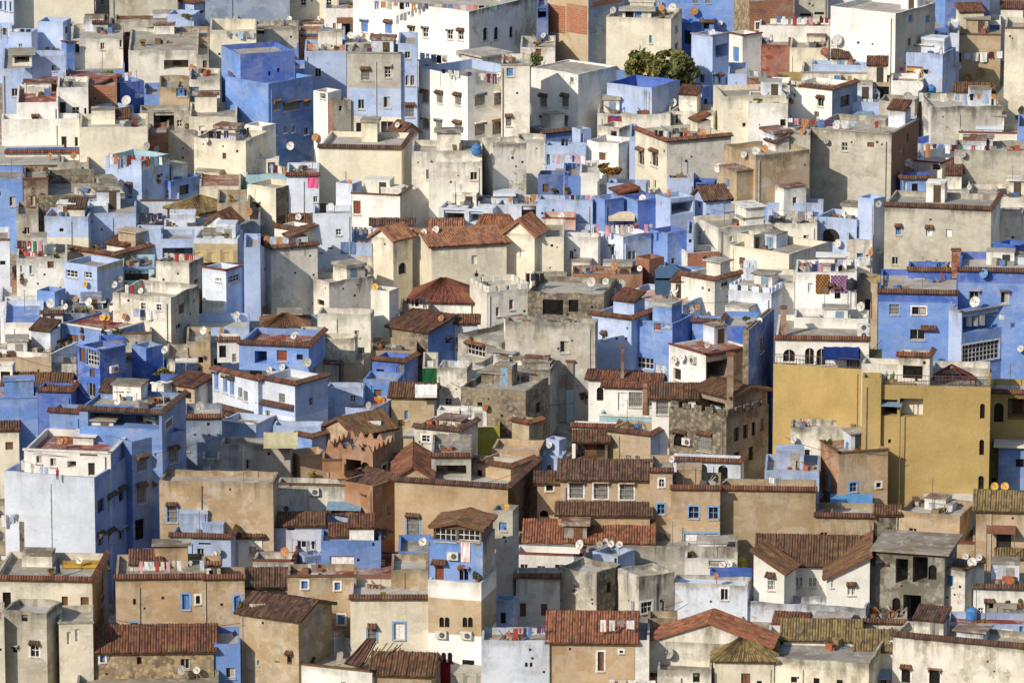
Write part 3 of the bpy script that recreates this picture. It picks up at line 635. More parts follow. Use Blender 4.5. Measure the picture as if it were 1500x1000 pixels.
town('''
H C -40 137 137 -30 42 | huge blank cream wall | filling the upper left corner | rs=30 d=.15 |
H Z -10 21 22 -24 52 | white annex with three blue shutters | in front of the huge blank cream wall | rs=14 | 1.5,8,4,12,b 8,9,3,14,b 15.5,10,3,14,b
H W 140 171 172 -20 18 | white top edge building with two windows | | | 150,3,5,9,p 162,3,5,9,p
H G 160 260 262 -15 40 | grey cement block beside blue balcony house | streaked black, at the top edge | d=1 |
H G 168 246 247 29 55 | soot stained wall under brown canopy | | rs=36 ph=.2 rc=N |
H P/P 262 284 305 5 40 | small blue house with orange cloth | under tiled coping at the top edge | c=t | 282,19,5,9,w 295,18,8,4,n
H Q 300 424 426 -25 48 | plain slate blue wall at top edge | | d=.5 | 
H P 245 284 293 22 58 | pale blue terrace with row of plants | | in=P ph=1 |
H P 55 92 104 33 78 | pale blue cube behind twiggy pergola | | | 98,44,5,10,n
H P -12 17 18 50 82 | pale blue parapet at far left edge | below the huge blank cream wall | |
H P 14 46 55 48 88 | pale blue terrace with dark laundry | | ph=1 in=P |
H L 104 180 183 57 112 | cream wall with two dark doorways | below a blue grey balcony | rs=30 | 113,69,7,18,X 178,61,6,17,X 150,68,6,10,d
H Q 122 163 166 40 66 | blue grey boarded balcony | on a stained cement wall | rc=D | 130,50,10,8,o 150,36,14,6,n
H K 181 209 210 57 86 | low brick wall beside cream doorways | | rs=14 |
H L 208 240 268 46 86 | whitewashed shed with barred opening | under the brown lean to | rc=D | 234,56,9,13,n 254,57,14,16,n
H L 188 290 292 74 134 | long peeling white wall under rubbish roof | | rs=44 d=1 ph=.3 | 258,95,36,14,o
H G 288 306 308 80 135 | narrow grey wall with brown shutter | | | 300,97,6,16,w
H C 307 375 377 44 120 | tall cream wall below slate blue wall | laundry hanging across its top | ph=1.2 | 
H T 262 306 308 55 96 | brown rubble wall beside tall cream wall | | d=1 |
H P 3 47 48 100 160 | pale blue wall under dark canopy terrace | | rs=40 ph=.3 |
H P 47 96 98 83 166 | large pale blue house with two windows | | rs=12 | 79,100,7,8,d 33,138,10,12,p
P L 18 46 48 80 96 | rs=8 r=S | 32,88,22,10,o
H B 90 97 109 63 120 | narrow blue stair tower | beside the large pale blue house | c=n |
H B 96 182 183 104 130 | long low blue wall behind bushes | | rs=24 | 113,93,4,5,n
H W 24 85 86 150 222 | white house under dark red roof | | rc=R rs=34 | 
P R 52 129 170 127 136 | r=S rc=R |
H W 84 129 130 128 205 | white stair tower with barred window | beside the dark red roof | rs=20 | 111,163,11,12,p 125,163,3,9,n 91,161,11,22,o
H K 129 171 173 125 190 | brick infill wall with cement bands | beside the white stair tower | rs=16 | 149,134,38,18,k 149,160,38,16,k
H W 2 116 118 174 232 | plain white terrace wall below red roof | | rs=10 | 94,210,8,20,X 112,208,5,14,X
H W/W 8 116 117 223 258 | white terrace with bright blue parapet inside | | in=V ph=1.05 rs=9 c=t rc=V |
H B/V 158 176 211 122 172 | dark blue cube with large dish | | in=B | 204,140,13,8,W
H B 211 233 235 139 180 | small blue ledge wall beside dark cube | | |
H T 233 277 278 128 190 | brown weathered wall with blue shutter | | d=1 | 266,135,16,13,b
H L 277 322 325 117 186 | pale wall with tall blue door | beside the tallest blue house | | 285,140,14,25,D 300,160,20,6,n
H B/V 324 352 432 80 196 | tallest blue house with two small windows | | in=V | 338,112,8,13,w 342,150,6,12,d 395,108,4,6,n 408,103,4,6,n
H B/B 330 393 458 123 212 | blue house with slotted hooded balcony | in front of the tallest blue house | in=B ph=.8 | 405,155,9,12,gh 427,156,24,11,gh 449,153,7,9,gh 403,193,6,10,d 418,190,4,9,d 430,189,4,9,d 449,192,6,10,d
H P/Q 139 165 196 160 205 | two tone blue house with orange door | | | 203,170,8,16,w 193,175,9,18,n
H G 205 277 278 162 206 | ruined grey house with open porch | | rs=10 d=1 | 240,178,30,26,o 263,181,8,10,p
H C 277 347 350 171 224 | cream wall with bikini washing line | | rs=26 |
H G 244 286 287 191 226 | low dark cement wall behind aqua terrace | | d=1.1 |
H K 217 246 247 197 232 | low brick wall beside dark cement wall | | |
H C 116 216 218 186 262 | blank cream party wall with jagged top | | rs=24 d=.4 |
H P/L 154 207 248 236 322 | white house with aqua terrace of laundry | | ph=.9 in=A rs=40 lo=P@250 | 165,270,6,12,bh 190,278,7,14,gh 190,293,6,10,w
H C/C 284 360 392 207 282 | cream block beside white stair wall | | rs=36 ph=.7 |
H W 358 384 404 186 240 | white sloping stair wall | | |
H L -8 87 89 240 272 | pale concrete canopy over dark shop | at the left edge | r=S rs=30 rc=M | 20,252,44,12,o
H G 84 130 132 238 276 | grey shed with flat brown roof | beside the concrete canopy | rs=16 rc=D | 
H C 424 496 497 -22 34 | cream wall at top edge | beside the slate blue wall | rs=20 |
H W 475 521 522 13 54 | low white wall with empty top | | |
H W/L 517 687 796 17 104 | wide white building with arched side windows | its shaded side has four arched windows | rs=60 ph=.9 | 534,39,10,17,bh 569,41,10,17,bh 603,47,8,14,ph 623,48,8,14,ph 659,51,8,14,pha 675,52,8,14,pha 711,50,7,19,nFa 727,49,7,19,nFa 749,47,6,17,nFa
H G 372 437 438 39 84 | dark grey cement block with pink towels | | rs=12 d=1.1 | 380,46,14,10,o
H K 437 470 471 55 80 | small brick wall beside dark grey block | | |
H P 470 505 506 53 80 | small pale blue wall among dishes | | |
H C 503 583 586 63 88 | cream terrace crowded with dishes | below the wide white building | rs=14 |
H B 410 437 440 72 100 | blue parapet behind tallest blue house | | |
H P/P 446 507 508 75 155 | light blue blank house with one window | | rs=22 | 466,107,9,13,d
H B 428 455 458 101 150 | light blue small lower cube | beside the tallest blue house | rs=16 | 433,96,4,4,n
H P/P 583 611 614 64 214 | slender blue tower with arched pair | | | 597,81,8,10,d 597,118,6,15,da 604,118,6,15,da 600,163,13,17,gh
H M/P 508 587 597 79 216 | grey and blue banded block | six windows on three storeys | rs=40 lo=P@130,C@172 d=.5 c=g | 535,110,12,16,gh 568,106,9,16,ph 529,153,9,14,d 567,150,10,16,d 529,190,15,20,d 567,187,18,18,d
H W/W 613 685 764 113 226 | tall white block with hooded grilled windows | two storeys above a flat grey terrace | rs=60 ph=1.0 in=P d=.2 | 623,143,10,15,gh 644,144,9,15,gh 671,147,9,15,gh 624,181,10,15,gh 643,184,9,15,gh 671,188,10,16,gh 625,214,9,8,gh 643,217,9,8,gh 703,147,15,17,gh 731,145,14,18,gh 703,190,15,18,gh 729,188,15,18,gh 747,180,8,12,g
P W 613 636 640 90 108 | rs=12 c=w | 625,101,6,13,b
P C 676 706 744 84 96 | r=S rc=M | 720,104,18,14,D 690,100,16,10,b
H L 734 776 778 96 228 | grey annex right of tall white block | | c=g | 747,106,10,12,b 745,178,8,14,gh
H K/G 472 487 514 148 220 | narrow brick and rubble house | below light blue blank house | d=.9 | 499,159,5,7,n 480,188,4,5,n
H W 459 480 500 136 218 | small white house by blue balcony | | | 473,141,8,8,X
H C 467 588 604 218 300 | plain cream house edged in red tile | | c=t d=.15 rs=16 | 
H W/W 572 588 613 195 234 | small white gabled roof room | red tiled slope | r=g14 | 580,207,10,16,w
H L 603 706 709 222 314 | broad stained plaster wall | right of the plain cream house | rs=20 ph=.6 d=.9 |
H L/L 706 722 771 212 308 | stained plaster block with slit window | | ph=.5 rs=30 | 694,258,10,12,d 717,234,3,9,n
H L 628 706 707 238 320 | lower stained plaster wall with two windows | | rs=10 | 694,258,10,12,d
H S 786 803 806 10 112 | dark recessed blue wall beside brick tower | | | 794,20,12,14,o
H T/Q 802 862 915 -40 118 | brick panelled concrete tower | reaching above the top edge | lo=T@100 d=.5 | 816,28,24,40,k 845,28,30,42,k 889,3,44,8,k
H B 926 1076 1078 -30 48 | long bright blue building at top edge | | | 1019,2,8,6,g 1037,2,8,6,g
H C/C 888 983 999 28 124 | cream block behind round tree | small shed on its roof | rs=44 d=.6 | 953,58,4,12,b 991,42,4,9,b 991,68,5,11,d
P L 912 954 956 16 26 | r=S rc=M | 922,22,12,10,n 935,21,10,12,b
H W/W 957 984 998 24 60 | white annex with brown flat roof | | c=r |
H V 998 1014 1027 35 92 | deep blue recess beside cream block | | | 1007,55,10,20,n
H B 1026 1046 1047 33 60 | blue shed with small red tiles | | c=t | 1035,38,8,10,n
H T/K 1074 1098 1162 2 66 | brown brick house at top edge | | mat=st d=.7 | 1110,38,6,10,dF
H G 1164 1213 1214 -8 50 | grey house with two small roofs | beside brown brick house | | 1180,22,16,4,n 1200,20,14,4,n
H W/W 1063 1088 1116 53 108 | white room with tall blue door | | c=r | 1078,80,9,22,b 1056,72,16,14,o
H P/P 1013 1044 1068 54 150 | pale blue house with hooded windows | right of the round tree | rs=24 c=g | 1028,116,7,12,dh 1044,116,6,12,dh 1054,117,6,12,dh 1058,74,20,18,o
H P 1066 1094 1097 109 160 | pale blue low wall with laundry | | |
H W 1112 1217 1219 39 82 | long white wall with small vents | garments on a line along its top | rs=14 | 1131,62,3,4,n 1158,62,3,4,n 1183,63,3,4,n
H R 1113 1157 1158 67 102 | rust red terrace wall | | |
H C 1157 1213 1216 71 108 | cream wall beside rust red wall | | d=.6 |
H W 1211 1312 1313 -14 32 | white top edge house with dark laundry | | rs=12 | 1227,14,8,10,d
H W/G 1217 1312 1370 20 130 | tall white house with shaded grey side | | rs=14 d=.35 | 1257,63,4,4,n 1278,65,3,3,n 1334,27,6,10,b 1359,28,6,10,b 1332,62,6,12,d 1341,66,6,5,d 1219,62,4,8,d
H B/S 1369 1385 1450 -12 58 | blue building at top right | | | 
H V 1351 1392 1394 42 70 | short bright blue parapet with two dishes | | |
H W 1393 1466 1468 30 62 | white terrace with bright blue band | | lo=V@37 rs=12 | 
H W 1447 1506 1507 -10 45 | white house in upper right corner | | rs=8 |
H C 1472 1540 1542 43 200 | tall tan blank wall at right edge | | d=.8 c=r |
H K 1343 1388 1390 59 92 | whitewashed and brick wall with white ring | | |
H Z 1387 1405 1407 49 98 | pale blue strip wall beside bamboo screen | | |
H T 1404 1466 1468 52 88 | bamboo screened terrace below blue building | | d=.3 c=n |
H P 1318 1381 1400 80 130 | pale blue terrace wall with drips | | rs=18 d=.7 |
''')
town('''
H W 778 847 903 109 192 | white house with shaded grey flank | right of the narrow garden | rs=36 ph=.2 | 838,117,5,7,gF 796,149,10,16,gh 828,149,10,16,gh 797,178,9,14,gh 827,179,9,12,gh
H L 762 813 815 70 140 | garden retaining wall with brown gate | | d=.9 | 789,78,9,16,R
H B 900 924 926 103 130 | blue low wall behind round tree | | |
H P/P 889 955 996 129 195 | pale blue house with bright blue rooftop | | in=V ph=1.3 rc=V | 897,152,9,18,gh
H B/B 975 1010 1042 132 172 | blue courtyard with three dishes | | in=V ph=1.3 rc=V | 1034,150,5,10,n
H L 875 982 984 168 205 | low wall hung with patterned carpet | | rs=20 | 
H L/C 982 1045 1062 166 202 | pale rubble topped wall | | rs=20 | 993,175,9,14,d
H C 1045 1060 1152 142 216 | tall cream wall with chimney hump | two small square openings | d=.5 | 1090,183,5,6,n 1110,181,5,6,n
H K 1094 1108 1142 121 172 | brick roof room with white panel | | |
H C/L 931 977 1071 207 296 | cream house with tile edged left face | and a large blank right side | c=t d=.5 rs=50 | 939,231,9,22,dha 959,233,10,22,dha 950,270,4,13,d 959,270,4,13,d
H P/B 762 792 842 196 222 | low blue house with thin tile roof | | c=t |
H P 798 858 862 215 258 | blue wall above laundry terrace | | rs=20 |
H P 838 850 866 190 246 | pale blue wedge wall with blue door | | | 852,207,6,22,D
H W/L 860 906 932 211 262 | small white house with junk roof | | rs=26 d=.6 | 898,196,10,9,w
P L 876 907 930 188 205 | rs=10 | 899,196,9,8,n
H L/L 757 799 801 209 252 | weathered wall with rusty dishes | | rs=16 d=1 | 
H P/P 922 932 934 200 262 | narrow blue slot wall | beside tile edged cream house | |
H T/T 1060 1107 1186 228 340 | ochre block above pale blue wall | | lo=P@300 d=.8 rs=16 | 
H G/K 1185 1306 1345 197 312 | broad black streaked cement block | brick flank under a red door terrace | rs=16 d=1 c=g |
H G 1140 1187 1190 198 312 | dark patched cement pier | left of the black streaked block | d=1 rs=14 | 1183,232,3,20,n
H P 1188 1286 1290 97 132 | blue stair wall with planks | | rs=10 |
H L 1174 1277 1279 108 142 | cluttered grey rooftop shed row | | c=g d=.9 | 1197,95,12,14,o 1227,116,10,10,b 1245,116,6,8,n
H W/Q 1157 1219 1256 131 200 | white house with single hooded window | flower boxes under tile edge | c=t d=.2 | 1202,150,9,13,dh 1196,168,7,9,d 1238,148,14,16,n
H W 1115 1157 1159 131 182 | low white wall left of hooded window | | |
H W 1096 1154 1156 152 222 | white wall with brick top band | | lo=W@160 d=.5 | 1147,180,8,10,n
H T 1229 1304 1306 121 160 | dark shed under yellow tarpaulin | | rc=T rs=14 | 1294,136,20,18,n
H P 1228 1288 1290 150 186 | pale blue parapet with hanging shirts | | ph=.9 |
H W 1305 1346 1348 119 162 | white wall below striped blanket | | rs=14 |
H G 1288 1340 1347 150 206 | blotched grey wall with large dish | | d=1 |
H P/P 1287 1343 1346 172 210 | pale blue wall with dark red door | | | 1317,185,10,18,R 1342,180,4,18,W 
H P 1142 1288 1306 190 224 | blue parapet with long laundry line | | ph=.7 rs=26 |
H L/G 1347 1364 1468 157 226 | black topped grey wall below laundry | | d=1 rs=26 ph=.8 | 1356,181,8,14,g
P L 1400 1454 1456 134 150 | r=g12 tc=n |
H C 1405 1494 1497 196 236 | cream wall with thin red coping | | c=r d=.2 rs=16 | 1468,214,9,10,n
H W 1322 1402 1484 222 258 | white terrace with blue laundry rim | | in=V ph=.7 rs=26 rc=P |
H B 1490 1512 1514 186 262 | bright blue strip at right edge | | |
H W 1337 1380 1398 240 286 | white house with brown roof edge | dark opening below | c=r | 1372,245,12,8,n
H G 1398 1508 1510 222 300 | grey rendered wall near right edge | | d=1 rs=18 | 1410,252,6,8,n
H B -24 33 36 262 330 | bright blue house at left edge | | | 18,295,8,14,d -1,284,4,6,n
H N 34 70 72 262 334 | brown timber wall beside blue house | | c=r d=.9 |
H D 57 153 156 286 340 | dark rubble terrace wall | | rs=30 |
H D 70 138 140 256 300 | dark stone wall under concrete canopy | | rs=10 |
H L/G 109 121 183 286 342 | grey hut with curved white roof | | rc=w rs=10 | 152,298,50,20,n
H W 77 109 111 294 338 | small white hut with blue opening | | rc=A | 102,304,12,11,n
H P 65 129 137 318 402 | long pale blue wall with slit window | | lo=C@348 d=.7 rs=20 rc=R | 90,337,6,5,n
H P/P 128 199 202 312 388 | stepped pale blue wall | | lo=C@360 d=.6 rs=24 | 149,336,3,5,n 188,348,7,4,n
P Z 128 158 160 302 312 | rs=8 |
H P 198 236 240 337 398 | pale blue curved wall beside terrace | | d=.5 rs=14 |
H G 24 56 58 314 360 | grey rubble wall below timber wall | | d=1 | 60,330,4,6,n
H B 206 250 294 266 310 | deep blue room with laundry | | rs=12 | 243,284,8,13,p 270,278,14,14,n
H Z 206 262 265 294 324 | low white parapet below blue room | | c=n |
H C 292 352 354 273 312 | cream wall under flat terracotta roof | | rc=t rs=40 ph=.15 |
H T/T 245 292 340 312 346 | ochre house with hipped tile roof | mossy tiles | r=h20 tc=o | 266,325,5,10,dh 280,327,5,9,dh 306,326,10,14,p
H T 318 366 368 297 344 | tan lean to with mesh | | d=.8 |
H Q 345 381 383 324 360 | grey vaulted rounded shed | | in=M |
H Z 240 306 308 332 372 | pale terrace wall behind laundry | | rs=14 |
H P/P 235 284 286 350 410 | pale blue terrace with red garments | | rs=16 | 261,373,46,20,o
H W/P 304 336 352 328 386 | white gabled stair tower | | r=L14 |
H Z/P 284 348 356 350 420 | pale blue house with tan awning | | rs=14 |
H Z/P 296 331 358 397 486 | small white box with two windows | below the tan awning house | c=r | 320,410,9,5,p 343,408,17,10,p
H L/G 228 277 298 386 462 | rough cement tower above ruin | | d=1 | 287,412,5,6,n
H P/G 94 142 180 391 466 | blue kiosk house with aqua band | | lo=P@399 d=.3 rs=30 | 105,401,17,10,p 129,403,11,9,p
H T 98 166 225 374 420 | tan roof slab with tile edges | above the aqua banded kiosk | rs=10 d=.5 c=t |
H W 24 98 100 378 446 | white plaster house with red rugs | | d=.8 | 74,388,9,10,w 45,395,4,12,b 31,394,3,10,b
H A 178 226 228 393 440 | blue canopy stall with dark laundry | | c=b | 200,402,36,18,n
H K 17 58 60 410 440 | low new brick wall | | |
H Z -14 14 17 352 424 | grey shaded house at left edge | | c=r | 4,385,8,6,n
H L/G 165 250 291 436 530 | crumbling cream ruin with paired windows | | d=.9 rs=34 ph=1.1 | 210,448,7,9,pF 233,450,7,9,pF 266,452,8,14,w 262,478,8,8,d
H L 218 265 273 408 452 | broken cream tower stump | | in=D ph=1.4 d=.8 |
H D 270 290 296 424 470 | dark stone wall beside ruin | | |
H W 160 206 212 447 492 | white wall with wall mounted dish | | c=n |
H W 5 62 64 472 520 | white terrace with blue painted floor | | rc=B rs=40 |
H W 60 92 94 459 500 | white roof hut with small window | | c=t | 77,467,6,9,w
H Q 92 160 163 458 495 | grey blue parapet wall | | |
H Z 0 60 62 440 470 | white hut with dark window | at the left edge | | 10,457,9,10,n
H B 54 80 96 428 474 | blue and purple panelled wall | | |
H P/P 357 381 384 362 480 | shaded blue lane wall | | d=.2 |
H L 296 331 333 440 485 | grey rendered wall under white box | | d=.8 |
H P 277 365 367 480 520 | pale blue terrace with folded racks | | ph=.8 in=P |
H B/B 88 164 224 486 545 | blue house with flat red roof | | rc=R rs=34 ph=.2 c=w | 106,495,18,10,w
H M 163 222 224 488 540 | grey parapet beside red roof | | d=.9 c=n |
''')
town('''
H A 360 422 424 256 288 | aqua painted parapet | beside pink towel house | rs=20 |
H Z 420 467 469 257 326 | white house with bright pink towel | | c=t | 462,292,6,9,d
H C/D 362 404 438 276 334 | tan block with black stained flank | | d=.5 rs=20 | 377,305,7,16,nh
H N 423 460 462 328 344 | heap of fallen brown tiles shed | | r=g14 tc=n |
H Z 458 515 518 313 420 | white blue house with drying racks | | rs=14 d=.25 lo=Z@355 | 496,340,8,9,p 484,364,7,3,n 470,371,6,2,n
H P 515 545 547 356 420 | light blue low wall by racks | | ph=.8 |
H Z/P 492 516 530 270 332 | white roof box with orange dish | | rc=B |
H W/G 515 586 604 287 340 | white terrace house with red door | | rs=16 c=n d=.3 | 523,304,11,20,R
H W/L 372 397 465 364 456 | white house with laundry balcony | big shaded right wall | c=t rs=30 d=.6 | 388,395,3,5,n
P W/C 402 437 465 337 356 | rs=24 c=t | 423,346,7,6,d 450,355,6,10,b
H C/C 544 576 604 351 428 | cream gabled tower with arched niche | | r=L14 d=.6 tc=c | 589,393,11,17,aFp
H C/C 604 632 742 361 436 | long cream building with terracotta gable roof | | r=L10 d=.35 tc=c |
H C 738 783 800 344 424 | cream gable end of terracotta roof | | r=L20 d=.7 tc=c |
H C 690 760 764 346 396 | terracotta hipped roof behind cream gable | | r=h30 tc=c |
H Z 643 722 737 307 340 | white blue house with open rooms | | rs=16 | 665,317,30,18,o 697,318,20,16,o
H Z 632 676 678 334 352 | low white house under orange tiles | | r=g13 tc=c |
H Z 545 604 606 329 350 | white wall under flat red tiles | | r=g8 |
H K 683 706 708 292 320 | small brick chimney house | | c=t |
H L/L 437 482 546 414 462 | pale ruin with brick infilled window | | d=1 rs=40 | 449,445,8,10,R 470,443,10,8,n
H L/L 465 543 548 461 530 | plain grey house with mossy patch | | rs=34 d=.6 |
H L/L 543 570 584 427 512 | tall pale plaster pillar house | orange dish on top | d=.35 | 578,475,8,12,d
H W 600 690 700 442 470 | white house under bright red hipped roof | | r=h32 tc=r |
H L/L 688 713 776 428 486 | pale terrace house with blue toothed parapet | | m=1 d=.5 rs=26 |
H Z 650 699 702 472 510 | white stepped house with tile coping | | r=g10 |
H D 586 630 632 458 490 | stained cistern wall with plants | | rs=22 |
H D/B 570 627 666 486 530 | metal roofed shed with blue flank | | r=s20 |
H C 385 450 452 478 512 | brown hipped tile roof with tufts | | r=h17 tc=n |
H A 383 480 483 482 520 | aqua banded wall with boards | | lo=L@492 d=.8 |
H L 462 521 530 400 440 | grey stair wall with big dish | | d=.6 | 
H L 520 546 548 374 420 | pale wall with ladder stair | | |
H S 788 832 836 257 300 | slate blue shaded wall | left of orange leaved tree | d=.3 |
H B 825 850 852 258 300 | blue planted terrace wall | | | 
H W 849 877 880 254 300 | white wall under orange leaved tree | | |
H P 787 868 872 294 342 | long light blue parapet with laundry | | rs=30 d=.5 | 
H Z 700 787 790 300 330 | grey terrace with two rusty dishes | | d=.6 rs=16 | 776,309,24,16,n
H P 889 946 950 270 305 | light blue flat roofed wall | | |
H P 978 1016 1018 261 304 | light blue plain wall | below cream tile edged house | |
H V 1014 1046 1050 268 304 | deep blue open room | | | 1032,274,22,8,n
H B/V 868 886 914 293 346 | deep blue corner house | | |
H R 898 910 936 282 322 | dark red stair hood | on the deep blue houses | r=s6 tc=r |
H B/V 909 934 972 294 346 | deep blue house with cream awning | | in=V |
H P/P 960 982 1018 292 352 | pale blue house with open pergola room | | rc=C | 999,304,33,18,o 970,300,5,8,n
H P/P 1017 1034 1073 292 344 | white blue house with orange tile gable | | r=L14 | 1024,300,4,9,n
H B 1028 1060 1102 312 352 | blue sunken terrace courtyard | | in=B ph=1.2 |
H L/L 1016 1052 1132 334 396 | grey rendered house below sunken terrace | | d=.7 rs=20 |
H J 795 843 846 321 360 | pale pink plastered house | | c=r rs=12 |
H P 811 862 876 339 372 | pale blue sloping parapet | | rs=14 |
H W 827 876 880 348 412 | white wall spotted with bare brick | | d=.6 |
H Z/P 877 913 954 347 410 | pale house with bright blue cap | | lo=Z@357 rs=20 d=.3 |
H B/B 953 978 1008 342 406 | two tone blue house with dark door | | in=V rs=24 | 986,382,5,8,n
H P 1006 1016 1018 342 406 | narrow blue wall beside grey house | | | 1011,353,4,5,n
H C 783 826 829 348 420 | cream lane wall beside spotted wall | | rs=30 d=.5 |
H W/K 993 1007 1054 371 410 | small brick house with white flank | | rs=12 | 1033,378,6,5,n
H K 838 941 944 402 442 | long brick wall with three dishes | | rs=14 d=.8 |
H K 931 951 973 380 424 | small brick corner shed | | d=.7 |
H G 779 830 833 411 444 | rubble roofed stone cistern | | rs=14 d=1.1 |
H D/D 773 885 904 432 488 | black stained derelict building | | rs=12 d=1 | 810,450,30,22,n 840,448,14,18,n
H M 740 872 876 474 580 | wide grey wall with paned window | below the black stained derelict | rs=20 d=1 | 827,508,13,17,d
H B 962 1066 1070 399 436 | low blue terrace with blue tent | | rs=20 rc=B |
H W/L 971 1040 1042 396 426 | white stepped wall above blue tent | | |
H C/C 1069 1156 1214 372 440 | big cream terrace house | | rs=50 ph=.7 d=.3 |
P C 1080 1104 1120 345 366 | rs=14 | 1110,357,8,20,w
H L 998 1047 1086 410 474 | grey house with tile topped block | | d=.5 c=t rs=16 | 1062,415,11,10,d
H Z 1067 1130 1154 430 500 | pale blue white mosque like terrace | below the crenellated tower | d=.5 rs=30 m=1 |
P Z 1089 1093 1109 392 424 | m=1 rs=10 | 1091.5,416,2,14,n
H L 1125 1164 1167 415 486 | plain grey wall behind rugs | | d=.6 |
H W/L 1165 1255 1258 400 494 | white house hung with two rugs | | d=.4 rs=20 nw=1 aw=1 |
H T 1254 1286 1290 408 486 | weathered tan wall with water tank | | d=.8 | 1271,446,8,16,n
H P/P 867 925 958 467 556 | pale blue house with dark hooded window | | rs=26 c=t d=.4 | 885,493,6,9,dh 903,496,4,4,n
H P 900 1000 1048 447 488 | long blue rooftop terrace with racks | | rs=20 rc=J |
H B/B 927 985 1015 474 560 | blue house with red door | | rs=16 | 963,478,10,12,R 977,476,10,7,p 945,532,24,16,p
H B 1014 1056 1062 472 548 | blue house with sloping tile edge | | c=t rs=14 |
H V 1058 1111 1113 478 560 | bright blue cube | left of the dark shaded lane | in=B |
H D/S 1094 1097 1134 484 676 | dark blue shaded lane wall | left of the yellow wall | th=14 d=.2 rs=2 | 1116,505,6,20,d 1120,560,6,20,d
H P 1125 1206 1208 298 340 | pale blue wall below ochre block | | d=.5 rs=8 |
H L 1125 1197 1200 328 376 | grey wall with stains | left of the blue arch | d=.8 rs=12 |
H P 1243 1309 1332 257 298 | light blue terrace above cream band | | c=n lo=C@278 rs=20 ph=.9 in=P |
H V/B 1314 1322 1368 262 312 | bright blue room with white door | | c=t rs=10 | 1324,279,10,26,Wf 1340,281,9,24,n 1356,284,6,9,p
H L 1358 1420 1423 281 324 | grey roof hut with rubble | | d=1 | 1395,298,10,12,n
H L 1420 1506 1508 290 332 | long grey parapet near right edge | | d=.9 rs=22 |
H P 1257 1280 1298 292 376 | light blue column wall with dish | | |
H P 1197 1255 1278 322 372 | light blue wall with round arch | | rs=20 | 1217,345,26,20,Xa 1262,338,14,18,n
H L 1240 1278 1280 352 388 | pale low wall below round arch | | |
H G/L 1296 1452 1466 307 398 | great peeling wall with tile coping | | c=t d=1 rs=16 | 1316,338,8,12,bh 1361,340,9,12,Wh 1390,342,9,12,W 1311,382,9,11,d 1360,386,9,8,n
H L 1463 1498 1502 311 360 | grey wall beside great peeling wall | | d=1 |
H V/V 1330 1405 1408 397 530 | bright blue upper terrace with curtain | | c=t rs=14 ph=.6 | 1347,413,10,6,pF 1388,420,32,20,o
H V/V 1455 1488 1512 362 520 | bright blue roof house at right edge | | c=v | 1473,386,13,11,w
H V/V 1404 1506 1508 398 570 | tall blue house with arched windows | | c=t rs=30 ph=.7 d=.35 lo=B@416 | 1427,436,14,18,dah 1472,436,12,17,dah
H V/B 1287 1403 1406 430 576 | blue villa with tiled cornice | | c=t rs=36 in=V d=.25 lo=B@444 | 1310,453,15,15,g 1346,455,20,11,dF 1344,490,22,15,d 1360,480,24,4,t
H P/B 1352 1409 1477 458 584 | blue balcony block with glazed grid | | d=.4 rs=24 c=g | 1373,489,12,11,pF 1441,466,62,34,o 1436,515,54,26,pF
H W 1136 1273 1276 498 686 | white villa with arched windows | on top of the yellow building | c=t rs=36 d=.15 ph=.5 | 1156,521,18,19,da 1186,522,14,25,da 1203,523,14,25,da 1250,525,20,28,o
P W 1163 1272 1275 467 482 | rs=14 | 1172,486,12,12,o 1190,486,14,12,o
H Y 1133 1264 1292 541 698 | left yellow wall below white villa | | ph=.9 rail=1 d=.05 rs=30 | 
H L 1262 1345 1350 536 732 | pale terrace wall behind two children | | d=.5 rs=10 |
H L 1315 1362 1367 522 736 | small concrete hut with open window | | c=t rs=16 | 1337,545,29,19,n
H L 1366 1450 1452 540 712 | pale rendered wall behind red pergola | | d=.6 rs=10 |
H Y 1263 1291 1292 554 742 | narrow yellow wall between two yellow walls | | d=.05 rs=8 nr=1 |
H Y/Y 1290 1451 1454 567 745 | right yellow wall with slit windows | | rail=1 d=.05 rs=26 ph=.5 | 1303,597,23,24,o 1335,597,34,27,o 1439,602,7,22,na 1438,655,7,23,na 1437,708,8,23,na 1303,646,4,6,n
H Y 1451 1508 1510 576 712 | yellow loggia house at right edge | | c=t d=.05 rs=20 | 1463,604,14,28,na 1491,598,30,34,o 1457,650,6,9,n 1456,704,6,9,n
H B 1463 1508 1510 655 724 | blue shop with pale flat roof | | rc=C r=S rs=20 | 1494,678,12,12,n
H L/G 1158 1288 1290 628 714 | weathered cream house with mouldy parapet | | d=1 rs=12 lo=L@647 | 1178,665,16,14,dF 1172,700,10,8,n
H O/U 1202 1229 1301 664 760 | terracotta house with sun dried flank | | d=.5 rs=16 c=n | 1213,706,6,20,Wf 1250,713,10,13,pf 1287,710,7,7,nF
H T 1054 1195 1197 718 806 | broad tan wall with tile coping | | c=t d=.3 rs=14 |
H T 1194 1280 1284 757 812 | tan wall below blue awning | | c=t d=.6 rs=18 |
H P 1120 1200 1203 690 770 | blue courtyard with laundry | behind broad tan wall | |
H W/W 1150 1196 1203 700 752 | white wall with painted zigzag | | d=.8 |
''')
